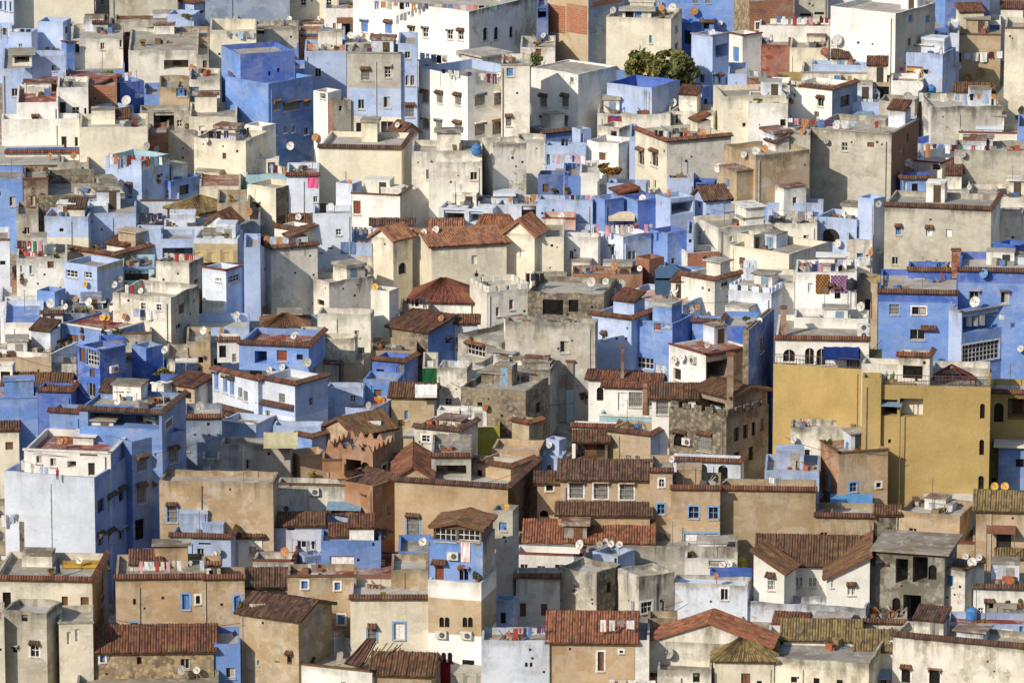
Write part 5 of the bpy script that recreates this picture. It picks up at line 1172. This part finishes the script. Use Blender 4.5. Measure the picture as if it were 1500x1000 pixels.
# rugs ----------------------------------------------------------------
RUG=[(900,178,20,17,'red patterned rug',(.40,.05,.04),(.06,.09,.25)),(1340,108,25,22,'yellow and purple striped blanket',(.55,.36,.05),(.20,.06,.14)),(510,363,22,18,'blue dotted rug',(.05,.10,.26),(.25,.33,.5)),(1205,416,20,29,'brown and orange woven rug',(.36,.17,.05),(.10,.05,.03)),(1229,416,24,26,'purple zigzag rug',(.17,.06,.15),(.32,.2,.3)),(556,590,16,19,'orange and red rug',(.55,.14,.05),(.55,.32,.06)),(41,375,14,20,'red floral rug',(.5,.06,.08),(.62,.35,.33)),(57,375,13,14,'pink red blanket',(.45,.09,.09),(.6,.3,.25)),(458,264,15,22,'bright pink towel',(.75,.13,.28),(.75,.13,.28)),(565,281,32,13,'green striped rug',(.08,.22,.16),(.5,.42,.36)),(629,551,21,25,'dark green panel',(.015,.10,.04),(.015,.10,.04)),(682,808,14,30,'white and pink sheet',(.75,.74,.72),(.72,.5,.5)),(655,985,20,34,'dark red drape',(.26,.02,.03),(.2,.015,.02)),(388,894,45,22,'crumpled cream tarpaulin',(.5,.45,.34),(.42,.38,.28)),(545,909,1,1,'',0,0)]
def rug(x,y,w,h,nm,c1,c2):
    b=pick(x,y)
    if not b: print('NORUG',x,y); return
    t,H,p,kind,n=b
    if kind=='roof': n=V3((0,-1,0))
    ud=V3((-n.y,n.x,0)); ud=ud if ud.x>0 else -ud
    W=w/H.ppm; Hh=h/H.ppm; mb=MB(); N=9
    for i in range(N):
        for j in range(N):
            c=c1 if ((i+j)%2==0 if 'zigzag' in nm or 'woven' in nm or 'dotted' in nm else (1<i<N-2 and 1<j<N-2) or i in(0,N-1)) else c2
            if 'striped' in nm: c=c1 if j%3 else c2
            z=lambda a,bb: p+ud*(W*(a/N-.5))+V3((0,0,Hh*(.5-bb/N)))+n*(.07+.03*math.sin(a*1.3+bb*.5))
            mb.poly((z(i,j),z(i+1,j),z(i+1,j+1),z(i,j+1)),c,CLOTH)
    o=mb.build('hanging_rug',None,p); acc(o,'rug',nm,H,x,'rug','rugs and cloths hung on walls','hung on')
# plants ---------------------------------------------------------------
def leaves(mb,c,rx,ry,rz,n,size,cols,seed):
    rnd=random.Random(seed)
    cl=[(V3((rnd.gauss(0,.5),rnd.gauss(0,.5),rnd.gauss(.05,.45))),rnd.uniform(.22,.45),rnd.choice(cols)) for _ in range(max(5,n//70))]
    for _ in range(n):
        k,r,col=rnd.choice(cl); q=k+V3((rnd.gauss(0,1),rnd.gauss(0,1),rnd.gauss(0,1))).normalized()*r*rnd.uniform(.6,1)
        if q.length>1.05: q=q.normalized()*rnd.uniform(.85,1.05)
        p=c+V3((q.x*rx,q.y*ry,q.z*rz)); d=V3((rnd.gauss(0,1),rnd.gauss(0,1),rnd.gauss(0,1))).normalized(); x=d.orthogonal().normalized()*size*rnd.uniform(.6,1.2); y=d.cross(x).normalized()*size*.55; f=rnd.uniform(.7,1.3)
        mb.poly((p-x,p-y,p+x,p+y),tuple(v*f for v in col),LEAF)
def tree(nm,cat,label,px,py,wpx,hpx,yb,cols,seed,n=2600,group=None,size=.3):
    d=depth_of(yb); c=at_depth(px,py,d); ppm=F/((c-CAM).dot(FW)); rx=wpx/2/ppm; rz=hpx/2/ppm; z0=gz(d)-.3
    root=empty(nm,(c.x,c.y,z0)); tag(root,label,cat,group)
    cr=MB(); leaves(cr,c,rx,rx*.8,rz,n,size,cols,seed); cr.build('crown',root,c)
    tk=MB(); tp=V3((c.x,c.y,c.z-rz*.5)); tk.tube(V3((c.x+.2,c.y,z0)),tp,.28*min(1,rx/3),(.10,.075,.05),r1=.16*min(1,rx/3))
    rnd=random.Random(seed)
    for k in range(7): tk.tube(tp,c+V3((rnd.uniform(-.7,.7)*rx,rnd.uniform(-.6,.6)*rx,rnd.uniform(0,.7)*rz)),.10*min(1,rx/3),(.10,.075,.05),r1=.03)
    tk.build('trunk',root,tp)
GRN=[(.13,.14,.05),(.15,.16,.06),(.09,.11,.045),(.19,.18,.06)]; YEL=[(.36,.29,.06),(.26,.23,.06),(.12,.14,.04),(.42,.32,.06)]
def roofplant(x,y,wpx,hpx,cols,nm='green bushy potted plant',pot=True,seed=0):
    b=place(x,y,.4)
    if not b: return
    t,H,p,kind,n=b
    d=p.y-(.2 if kind=='wall' else 0); c=at_depth(x,y,d); r=wpx/2/H.ppm; rz=hpx/2/H.ppm
    root=empty('potted_plant' if pot else 'bush',(c.x,c.y,c.z-rz)); 
    mb=MB(); leaves(mb,c,r,r*.7,rz,int(120+wpx*hpx*.9),.13,cols,seed+int(x)); mb.build('foliage',root,c)
    if pot:
        pm=MB(); zt=c.z-rz*.7; pm.tube(V3((c.x,c.y,zt-.4)),V3((c.x,c.y,zt)),.16,(.28,.11,.05),r1=.22,n=8); pm.build('pot',root,V3((c.x,c.y,zt-.4)))
    else:
        pm=MB(); pm.tube(V3((c.x,c.y,c.z-rz-.3)),c,.06,(.1,.075,.05)); pm.build('stem',root,c)
    acc(root,'plant',nm,H,x,'plant','plants on roofs and walls','at')
# ------------------------------------------------------------ furniture of the roofs
def simple(nm,x,y,h,fn,what,cat,group=None,prep='on'):
    b=place(x,y,h)
    if not b: print('NO',nm,x,y); return
    t,H,p,kind,n=b; root=empty(nm,p); fn(root,p,H,n if kind=='wall' else V3((0,-1,0)),kind); acc(root,nm,what,H,x,cat,group,prep)
def ac_fn(root,p,H,n,kind):
    u=V3((-n.y,n.x,0)); w=.95; hh=.65; q=p+n*.05-u*w/2-V3((0,0,hh/2 if kind=='wall' else -.1)); mb=MB(); mb.box(q,u*w,n*.32,V3((0,0,hh)),(.62,.6,.55),PAINT); mb.build('casing',root,q)
    f=MB(); c=q+u*.6+n*.33+V3((0,0,hh/2)); pts=[c+u*.24*math.cos(k*.524)+V3((0,0,.24*math.sin(k*.524))) for k in range(12)]; f.poly(pts,(.05,.05,.05),METAL)
    for k in range(6): f.tube(c+n*.01,c+n*.01+(u*math.cos(k*1.047)+V3((0,0,math.sin(k*1.047))))*.24,.012,(.4,.4,.38),n=3)
    f.build('fan_grille',root,c)
def solar_fn(root,p,H,n,kind):
    mb=MB(); u=V3((1,0,0)); L=2.1
    for k in range(2): mb.box(p+V3((-1.05+k*1.07,0,.15)),u*1.0,V3((0,1.3,1.0)),V3((0,-.05,.06)),(.03,.05,.09),GLASS)
    mb.build('panel',root,p); t=MB(); a=p+V3((-1.05,1.5,1.35)); t.tube(a,a+u*2.1,.28,(.55,.55,.53),n=14); t.build('tank',root,a,sm=False)
    s=MB()
    for dx in (-.9,.9): s.tube(p+V3((dx,1.5,-.1)),p+V3((dx,1.5,1.35)),.04,(.3,.3,.3)); s.tube(p+V3((dx,0,-.1)),p+V3((dx,0,.2)),.04,(.3,.3,.3))
    s.build('stand',root,p)
def tank_fn(col,h0):
    def f(root,p,H,n,kind):
        mb=MB(); c=p+V3((0,0,h0)); pr=((0,.0),(.62,.02),(.66,.15),(.66,.85),(.5,1.05),(.2,1.15),(.18,1.25),(0,1.25)); N=14
        for i in range(len(pr)-1):
            for k in range(N):
                g=lambda q,j: c+V3((q[0]*.8*math.cos(6.2832*j/N),q[0]*.8*math.sin(6.2832*j/N),q[1]*.9)); mb.poly((g(pr[i],k),g(pr[i],k+1),g(pr[i+1],k+1),g(pr[i+1],k)),col,METAL)
        mb.build('barrel',root,c,sm=True)
        if h0>.2:
            s=MB()
            for dx in (-.35,.35):
                for dy in (-.35,.35): s.tube(p+V3((dx,dy,-.1)),p+V3((dx,dy,h0)),.05,(.3,.28,.25))
            s.build('stand',root,p)
    return f
def chimney(x,yt,yb,w,col,col2,what):
    b=pick(x,yb)
    if not b: print('NOCH',x); return
    t,H,p,kind,n=b; q=at_depth(x,yt,p.y-.3); W=w/H.ppm; zb=p.z-.6; root=empty('chimney_stack',(q.x,q.y,zb)); mb=MB()
    mb.box(V3((q.x-W/2,q.y,zb)),V3((W,0,0)),V3((0,W,0)),V3((0,0,(q.z-zb)*(.55 if col2 else 1))),col,PLASTER,.5)
    if col2: mb.box(V3((q.x-W/2+.04,q.y+.04,zb+(q.z-zb)*.55)),V3((W-.08,0,0)),V3((0,W-.08,0)),V3((0,0,(q.z-zb)*.45)),col2,PLASTER,.9)
    mb.build('shaft',root,V3((q.x,q.y,zb))); c=MB(); c.box(V3((q.x-W/2-.1,q.y-.1,q.z)),V3((W+.2,0,0)),V3((0,W+.2,0)),V3((0,0,.14)),(.2,.09,.05),PAINT); c.build('cap',root,V3((q.x,q.y,q.z)))
    acc(root,'chimney',what,H,x,'chimney',None,'at')
def awning(x0,x1,y0,y1,dep,col,name,label,posts=True,sides=None):
    """sloping fabric canopy, back edge at pixel y0, front edge at y1"""
    xm=(x0+x1)/2; b=pick(xm,y1+6)
    if not b: print('NOAWN',x0); return
    t,H,p,kind,n=b; d=p.y-.05 if kind=='wall' else p.y+dep
    A=at_depth(x0,y0,d); B=at_depth(x1,y0,d); C=at_depth(x1,y1,d-dep); D=at_depth(x0,y1,d-dep); up=V3((0,0,.05))
    root=empty(name,V3(A)); tag(root,label,'awning','awnings and canopies'); mb=MB(); N=8
    for i in range(N):
        f0,f1=i/N,(i+1)/N; s=lambda f: V3((0,0,-.08*abs(math.sin(f*math.pi*3))))
        mb.poly((A.lerp(B,f0)+s(f0),A.lerp(B,f1)+s(f1),D.lerp(C,f1)+s(f1),D.lerp(C,f0)+s(f0)),col,CLOTH)
        mb.poly((D.lerp(C,f0),D.lerp(C,f1),D.lerp(C,f1)-V3((0,0,.28)),D.lerp(C,f0)-V3((0,0,.28))),col,CLOTH)
    mb.build('canopy',root,A)
    if sides:
        sm=MB()
        for i in range(10):
            f0,f1=i/10,(i+1)/10; o=V3((0,.12*math.sin(i*1.9),0)); o1=V3((0,.12*math.sin((i+1)*1.9),0))
            a,bq=D.lerp(C,f0)+o,D.lerp(C,f1)+o1; sm.poly((a,bq,bq-V3((0,0,sides)),a-V3((0,0,sides))),col,CLOTH)
        sm.build('curtain',root,D)
    if posts:
        pm=MB()
        for e in (C,D): pm.tube(e-V3((0,0,2.6)),e,.04,(.2,.16,.12))
        pm.build('frame',root,D)
def person(x,y,hpx,shirt,trs,label):
    b=place(x,y,.05) 
    if not b: return
    t,H,p,kind,n=b; f=p if kind=='roof' else p-V3((0,.6,0)); h=hpx/H.ppm; s=h/1.7
    root=empty('person',f); tag(root,label,'person','people on the roofs')
    def skin(nm,pts,edges,rad,col,par):
        me=bpy.data.meshes.new(nm); me.from_pydata([(a*s,b_*s,c*s) for a,b_,c in pts],edges,[]); ob=bpy.data.objects.new(nm,me); COL.objects.link(ob); ob.parent=par
        mo=ob.modifiers.new('Skin','SKIN'); 
        if not me.skin_vertices: me.attributes.new
        return ob,me
    def limb(mb,p0,p1,r0,r1,col):
        mb.tube(f+V3(p0)*s,f+V3(p1)*s,r0*s,col,CLOTH,n=8,r1=r1*s)
    sk=(.30,.16,.10)
    body=MB()
    def lathe(mb,prof,col,mat):
        N=10
        for i in range(len(prof)-1):
            (x0,y0,z0,rx0,ry0),(x1,y1,z1,rx1,ry1)=prof[i],prof[i+1]
            for k in range(N):
                g=lambda X,Y,Z,RX,RY,j: f+V3((X+RX*math.cos(6.2832*j/N),Y+RY*math.sin(6.2832*j/N),Z))*s
                mb.poly((g(x0,y0,z0,rx0,ry0,k),g(x0,y0,z0,rx0,ry0,k+1),g(x1,y1,z1,rx1,ry1,k+1),g(x1,y1,z1,rx1,ry1,k)),col,mat)
    lathe(body,[(0,0,.85,.10,.08),(0,0,1.1,.13,.09),(0,0,1.38,.17,.10),(0,0,1.44,.07,.06),(0,0,1.50,.055,.055),(0,-.01,1.54,.075,.085),(0,-.01,1.63,.085,.1),(0,0,1.70,.06,.075),(0,0,1.72,.0,.0)],sk,CLOTH)
    for sg in (-1,1):
        limb(body,(sg*.21,-.04,1.12),(sg*.20,-.16,.88),.038,.028,sk)
        for q in range(5): limb(body,(sg*.20+(q-2)*.012,-.16,.88),(sg*.20+(q-2)*.016,-.19-.01*(q%2),.80+.02*abs(q-2)),.009,.007,sk)
    lathe(body,[(0,-.1,1.60,.0,.0),(0,-.115,1.585,.014,.014),(0,-.10,1.57,.0,.0)],sk,CLOTH)
    bo=body.build('body',root,f,sm=True)
    hair=MB(); lathe(hair,[(0,.02,1.56,.085,.085),(0,.02,1.64,.095,.1),(0,.01,1.71,.07,.08),(0,0,1.74,0,0)],(.015,.012,.01),CLOTH); hair.build('hair',root,f,sm=True)
    sh=MB(); lathe(sh,[(0,0,.86,.165,.115),(0,0,1.1,.155,.11),(0,0,1.34,.195,.12),(0,0,1.42,.14,.09),(0,0,1.455,.065,.06)],shirt,CLOTH)
    for sg in (-1,1): limb(sh,(sg*.17,0,1.38),(sg*.21,-.04,1.10),.068,.055,shirt)
    sh.build('shirt',root,f,sm=True)
    tr=MB(); lathe(tr,[(0,0,.76,.16,.11),(0,0,.9,.165,.115)],trs,CLOTH)
    for sg in (-1,1): limb(tr,(sg*.085,0,.84),(sg*.095,0,.08),.088,.058,trs)
    tr.build('trousers',root,f,sm=True)
    so=MB()
    for sg in (-1,1): so.box(f+V3((sg*.095-.045,-.17,0))*s,V3((.09*s,0,0)),V3((0,.25*s,0)),V3((0,0,.08*s)),(.03,.025,.02),PAINT)
    so.build('shoes',root,f)
def pergola():
    b=pick(1395,566); p=b[2]; d=p.y+2; root=empty('red_pergola',at_depth(1395,566,d)); tag(root,'dark red timber pergola with open peaked roof frame on the right yellow wall','pergola')
    red=(.12,.028,.02); ap=at_depth(1394,534,d+1.6); mb=MB(); cs=[at_depth(x,y,dd) for x,y,dd in ((1364,556,d),(1429,556,d),(1424,549,d+3.2),(1368,549,d+3.2))]
    for i in range(4):
        a,bq=cs[i],cs[(i+1)%4]; mb.tube(a,bq,.09,red); mb.tube(a,ap,.09,red)
        for k in (1,2,3): mb.tube(a.lerp(bq,k/4),ap,.045,red)
    mb.build('roof_frame',root,ap)
    for c in cs:
        q=MB(); q.tube(c-V3((0,0,1.5)),c,.08,red); q.build('post',root,c)
def tent():
    b=pick(990,432); d=b[2].y if b else depth_of(400); A=at_depth(960,432,d); B=at_depth(1014,432,d); w=(B-A).x; h=1.7; col=(.05,.10,.17); root=empty('pavilion_tent',A); tag(root,'dark blue party tent with peaked roof standing on low blue terrace','tent')
    q=[A,A+V3((w,0,0)),A+V3((w,4,0)),A+V3((0,4,0))]; t=[x+V3((0,0,h)) for x in q]; ap=(t[0]+t[2])/2+V3((0,0,1.0)); mb=MB(); rm=MB()
    for i in range(4): mb.poly((q[i],q[(i+1)%4],t[(i+1)%4],t[i]),col,CLOTH); rm.poly((t[i]-V3((0,0,.2)),t[(i+1)%4]-V3((0,0,.2)),t[(i+1)%4]+V3((0,0,.02)),t[i]+V3((0,0,.02))),(.07,.13,.21),CLOTH); rm.poly((t[i],t[(i+1)%4],ap),(.07,.13,.21),CLOTH)
    mb.build('side_wall',root,A); rm.build('roof',root,ap)
def lamp():
    b=pick(344,930); p=b[2]; root=empty('wall_lantern',p); tag(root,'black iron street lantern on sandstone house beside blue alley wall','lantern'); q=p+b[4]*.5 if b[4] else p
    mb=MB(); mb.tube(p+V3((0,0,.6)),q+V3((0,0,.6)),.03,(.02,.02,.02)); mb.tube(q+V3((0,0,.6)),q+V3((0,0,.35)),.02,(.02,.02,.02)); mb.build('bracket',root,p)
    h=MB(); h.tube(q-V3((0,0,.35)),q+V3((0,0,.2)),.10,(.10,.10,.09),GLASS,6,.2); h.tube(q+V3((0,0,.2)),q+V3((0,0,.42)),.24,(.02,.02,.02),METAL,6,.03); h.build('lamp_head',root,q)
def parasol():
    b=place(85,842,.2); p=b[2]; root=empty('folded_parasol',p); tag(root,'folded dark parasol standing on terrace below large white house','parasol'); z=at_depth(85,815,p.y).z-p.z
    m=MB(); m.tube(p,p+V3((0,0,z)),.03,(.2,.15,.1)); m.build('pole',root,p); c=MB(); c.tube(p+V3((0,0,z*.25)),p+V3((0,0,z*.95)),.24,(.03,.03,.035),CLOTH,8,.05); c.build('canopy',root,p)
def rafters():
    b=pick(548,975); p=b[2]; A=at_depth(540,955,p.y-.5); root=empty('broken_rafters',A); tag(root,'collapsed timber rafters beside brown tile roof at the bottom edge','rafters'); rnd=random.Random(3); m=MB()
    for k in range(16): 
        a=A+V3((rnd.uniform(-1.6,1.6),rnd.uniform(-1,1),-1.2)); m.tube(a,a+V3((rnd.uniform(-.8,.8)+1.0,rnd.uniform(-.5,.5),1.7)),.055,(.20,.15,.09),PAINT,5)
    m.build('rafter_pile',root,A); t=MB(); tile_slope(t,A+V3((-2,-1,-.6)),A+V3((-.6,-1.4,-.8)),A+V3((.6,1,.9)),A+V3((-.2,1,.9)),TILEC[3]); t.build('tile_fragment',root,A)
def junk(H,seed):
    rnd=random.Random(seed); L=[]
    for _ in range(rnd.choice([1,2,2,3])):
        u=rnd.uniform(.15,.85)*H.WL; v=rnd.uniform(.25,.85)*H.WR; p=H.corner+H.a*u+H.b*v; p=V3((p.x,p.y,H.zr)); mb=MB()
        for k in range(rnd.randint(4,9)):
            q=p+V3((rnd.uniform(-.5,.5),rnd.uniform(-.3,.3),0)); a=rnd.uniform(0,3.1); s=rnd.uniform(.15,.55); col=rnd.choice([(.25,.17,.10),(.30,.28,.24),(.16,.10,.06),(.45,.42,.36),(.10,.18,.34),(.35,.10,.05),(.10,.10,.10)])
            if rnd.random()<.35: mb.tube(q,q+V3((math.cos(a)*rnd.uniform(.5,1.6),math.sin(a),rnd.uniform(.1,.9))),.05,col,PAINT,5)
            else: mb.box(q,V3((math.cos(a),math.sin(a),0))*s*1.4,V3((-math.sin(a),math.cos(a),0))*s,V3((rnd.uniform(-.1,.1),0,s*rnd.uniform(.6,1.6))),col,PAINT)
        o=mb.build('junk_heap',None,p); acc(o,'junk','heap of rooftop junk',H,proj(p)[0],'junk heap','rooftop junk heaps','on')
def furnish():
    for t in DISH.split():
        a=t.split(','); dish(float(a[0]),float(a[1]),float(a[2]),a[3] if len(a)>3 else 'w')
    for t in LAUN.split():
        a=t.split(','); laundry(*[float(v) for v in a[:4]],a[4],int(a[5]))
    for r in RUG:
        if r[4]: rug(*r)
    tree('round_tree','tree','broad dark olive tree with yellow flowering edge below cream block',985,103,78,56,160,GRN,5,2300,size=.34)
    tree('yellow_tree','tree','yellow green tree leaning left of the broad dark tree',950,98,66,62,152,YEL,6,1500,size=.32)
    tree('garden_shrub','shrub','leafy green shrub in narrow garden beside brick panelled tower',788,97,34,44,160,GRN+[(.10,.12,.03)],8,900,size=.22)
    tree('ochre_tree','tree','small orange leaved tree above light blue parapet',890,252,40,24,300,[(.30,.15,.03),(.16,.11,.03),(.07,.07,.02)],9,900,size=.2)
    tree('green_bush','shrub','green bush beside pink laundry above long low blue wall',158,113,40,18,150,GRN,10,700,size=.2)
    for (x,y,w,h,c) in ((355,890,14,26,GRN),(82,72,30,8,GRN),(275,22,26,6,GRN),(858,580,24,14,GRN),(1055,604,22,10,GRN),(1040,600,12,8,GRN),(958,990,26,20,GRN+[(.5,.15,.2)]),(700,842,14,18,GRN),(562,870,12,8,[(.3,.28,.03),(.06,.1,.02)]),(120,486,6,14,GRN),(152,486,7,16,GRN),(165,492,18,8,GRN),(240,545,34,14,YEL),(456,695,22,10,YEL),(1160,140,14,20,GRN),(1493,165,14,22,GRN),(1475,880,8,6,GRN),(1495,880,6,6,GRN),(812,280,10,12,GRN),(830,276,8,12,GRN),(70,495,50,10,GRN),(690,495,6,6,GRN),(748,420,8,6,GRN),(1240,185,6,6,GRN)):
        roofplant(x,y,w,h,c,'green bushy plant' if c[0]==GRN[0] else 'yellow green plant',pot=w<24)
    for (x,y) in ((460,717),(418,741),(664,811),(647,926),(684,927),(1008,644),(1263,479),(1263,490),(1016,524),(165,538)): simple('air_conditioner',x,y,0.4,ac_fn,'white air conditioner','air conditioner','air conditioners')
    for (x,y) in ((541,645),(272,545),(832,632)): simple('solar_water_heater',x,y,.3,solar_fn,'solar water heater with dark panels','water heater','solar water heaters')
    simple('water_tank',1247,445,.1,tank_fn((.025,.025,.03),1.6),'black water tank on stilts','water tank')
    for (x,y) in ((698,224),(1424,905),(1364,136),(1085,830)): simple('plastic_barrel',x,y,.1,tank_fn((.06,.2,.45) if x!=1085 else (.6,.5,.08),0.),'blue plastic barrel' if x!=1085 else 'yellow plastic barrel','barrel')
    chimney(835,530,610,11,(.34,.50,.55),(.24,.22,.17),'tall grey chimney with aqua base'); chimney(945,560,606,7,(.26,.12,.07),None,'slim brick chimney'); chimney(1070,520,600,9,(.22,.13,.08),None,'brown brick chimney pillar'); chimney(1148,452,492,8,(.30,.16,.09),None,'terracotta chimney'); chimney(1401,368,398,12,(.26,.10,.05),None,'tiled square chimney'); chimney(912,508,556,4,(.14,.07,.05),None,'rusty flue pipe')
    awning(1206,1258,507,523,1.6,(.015,.035,.16),'blue_awning','dark blue fabric awning shading terrace of white villa',False)
    awning(1216,1278,722,738,1.5,(.10,.26,.50),'metal_awning','bright blue awning above stall beside terracotta house')
    awning(284,348,356,366,2.,(.52,.40,.22),'tan_awning','tan awning with hanging side curtains on pale blue house',True,1.3)
    awning(891,930,309,320,1.2,(.62,.52,.36),'cream_awning','sagging cream awning on deep blue houses')
    awning(1353,1442,722,730,2.2,(.66,.64,.60),'market_canopy','long white market canopy on poles below right yellow wall')
    awning(1140,1200,105,116,1.4,(.30,.22,.10),'straw_shade','straw shade with yellow tarpaulin on grey sheds')
    awning(92,150,820,827,1.5,(.50,.30,.05),'yellow_tarpaulin','crumpled yellow tarpaulin beside folded parasol')
    awning(660,722,972,985,2.,(.42,.40,.34),'grey_canvas','grey canvas canopy with white cloths at bottom edge',True,1.)
    awning(163,212,96,100,2.,(.03,.035,.05),'dark_net','black shade net',False) if False else None
    awning(608,640,562,578,1.2,(.76,.75,.72),'white_sheet','white plastic sheet spread on brown tile roof',False)
    awning(386,436,632,652,2.,(.55,.50,.30),'yellow_sheeting','pale yellow corrugated sheeting between blue terraces',False)
    person(1298,553,14,(.12,.40,.50),(.03,.03,.05),'child in turquoise shirt standing on terrace above yellow wall')
    person(1308,553,14,(.10,.32,.14),(.03,.03,.05),'child in green shirt standing on terrace above yellow wall')
    person(698,412,20,(.03,.03,.03),(.03,.03,.035),'person in black beside long cream building')
    person(85,697,17,(.42,.03,.12),(.06,.02,.04),'person in magenta clothes on terrace of large white house')
    for (xa,ya,xb,yb_,sg) in ((40,660,320,640,1.2),(233,740,420,720,.9),(470,300,620,330,.8),(600,700,760,690,1.),(1150,640,1300,660,.8),(300,380,470,400,.9),(660,560,840,590,1.),(820,900,1000,880,.8),(170,908,352,912,.5),(900,420,1080,440,.8),(1010,180,1160,170,.7),(480,60,640,80,.8),(1290,800,1440,820,.8),(20,520,180,540,.8)):
        A=pick(xa,ya); B=pick(xb,yb_)
        if not A or not B: continue
        d=min(A[2].y,B[2].y)-.6; p0=at_depth(xa,ya,d); p1=at_depth(xb,yb_,d); mb=MB(); pr=None
        for k in range(13):
            f=k/12; q=p0.lerp(p1,f)-V3((0,0,sg*4*f*(1-f)))
            if pr is not None: mb.tube(pr,q,.022,(.03,.03,.03),PAINT,4)
            pr=q
        o=mb.build('overhead_cable',None,p0); acc(o,'cable','thin black overhead cable',A[1],xa,'cable','overhead cables','starting at')
    for fn in (pergola,tent,lamp,parasol,rafters): fn()
    rnd=random.Random(11); nh=[H for H in HOUSES if H.rk=='f' and H.ph<.75 and H.WL*H.WR>18 and not H.short.startswith(('huge','left yellow','broad tan'))]
    for i,H in enumerate(nh):
        if rnd.random()<.62: junk(H,i)
        if rnd.random()<.2:
            p=H.corner+H.a*H.WL*rnd.uniform(.1,.9)+H.b*H.WR*rnd.uniform(.05,.3); X,Y=proj(V3((p.x,p.y,H.zr+.7))); roofplant(X,Y,rnd.uniform(8,18),rnd.uniform(7,13),rnd.choice([GRN,GRN,YEL]),'leafy potted plant')
        if rnd.random()<.55:
            p=H.corner+H.a*H.WL*rnd.uniform(.2,.8)+H.b*H.WR*rnd.uniform(.2,.7); p=V3((p.x,p.y,H.zr-.02)); h=rnd.uniform(1.6,3.4); mb=MB(); mb.tube(p,p+V3((0,0,h)),.035,(.14,.13,.12),n=4)
            for k in range(4): mb.tube(p+V3((-.35,0,h-.1-.14*k)),p+V3((.35,0,h-.1-.14*k)),.012,(.3,.3,.3),n=3)
            o=mb.build('aerial_mast',None,p); acc(o,'mast','thin aerial mast',H,proj(p)[0],'aerial','aerial masts','on')
furnish()
# ------------------------------------------------------------ ground
def ground():
    mb=MB(); prof=[(-400,235),(-60,170),(-8,147.5),(20,140),(120,70),(240,10),(330,-8),(400,5),(463,14)]
    y=463
    while y<760: y+=30; prof.append((y,gz(y)))
    prof+=[(900,75),(1200,190),(1800,420),(3000,700)]
    xs=[-2500,-900,-400,-200,-120,-80,-40,0,40,80,120,200,400,900,2500]
    for i in range(len(prof)-1):
        for j in range(len(xs)-1):
            (y0,z0),(y1,z1)=prof[i],prof[i+1]
            mb.poly([V3((xs[j],y0,z0)),V3((xs[j+1],y0,z0)),V3((xs[j+1],y1,z1)),V3((xs[j],y1,z1))],(.24,.19,.12) if 330<y0<800 else (.10,.10,.05),PLASTER,dirt=.9)
    g=mb.build('ground'); g['kind']='structure'
ground()
# ------------------------------------------------------------ light
w=bpy.data.worlds.new('World'); scene.world=w; w.use_nodes=True; nt=w.node_tree
sky=nt.nodes.new('ShaderNodeTexSky'); sky.sky_type='NISHITA'; sky.sun_disc=False
EL=R_(31); AZ=R_(41)   # sun to the left of and behind the camera
sd=V3((-math.sin(AZ)*math.cos(EL),-math.cos(AZ)*math.cos(EL),math.sin(EL)))
sky.sun_elevation=EL; sky.sun_rotation=math.atan2(sd.x,sd.y)
nt.links.new(sky.outputs[0],nt.nodes['Background'].inputs[0]); nt.nodes['Background'].inputs[1].default_value=.125
ld=bpy.data.lights.new('sun','SUN'); ld.energy=3.7; ld.angle=R_(.5); ld.color=(1,.90,.76)
lo=bpy.data.objects.new('sun',ld); scene.collection.objects.link(lo); lo.location=(-300,-200,400); lo.rotation_euler=sd.to_track_quat('Z','Y').to_euler()
scene.view_settings.view_transform='Standard'; scene.view_settings.look='None'; scene.view_settings.exposure=.08; scene.view_settings.gamma=1
scene.render.engine='CYCLES'; scene.cycles.max_bounces=6; scene.cycles.diffuse_bounces=4
label_all()
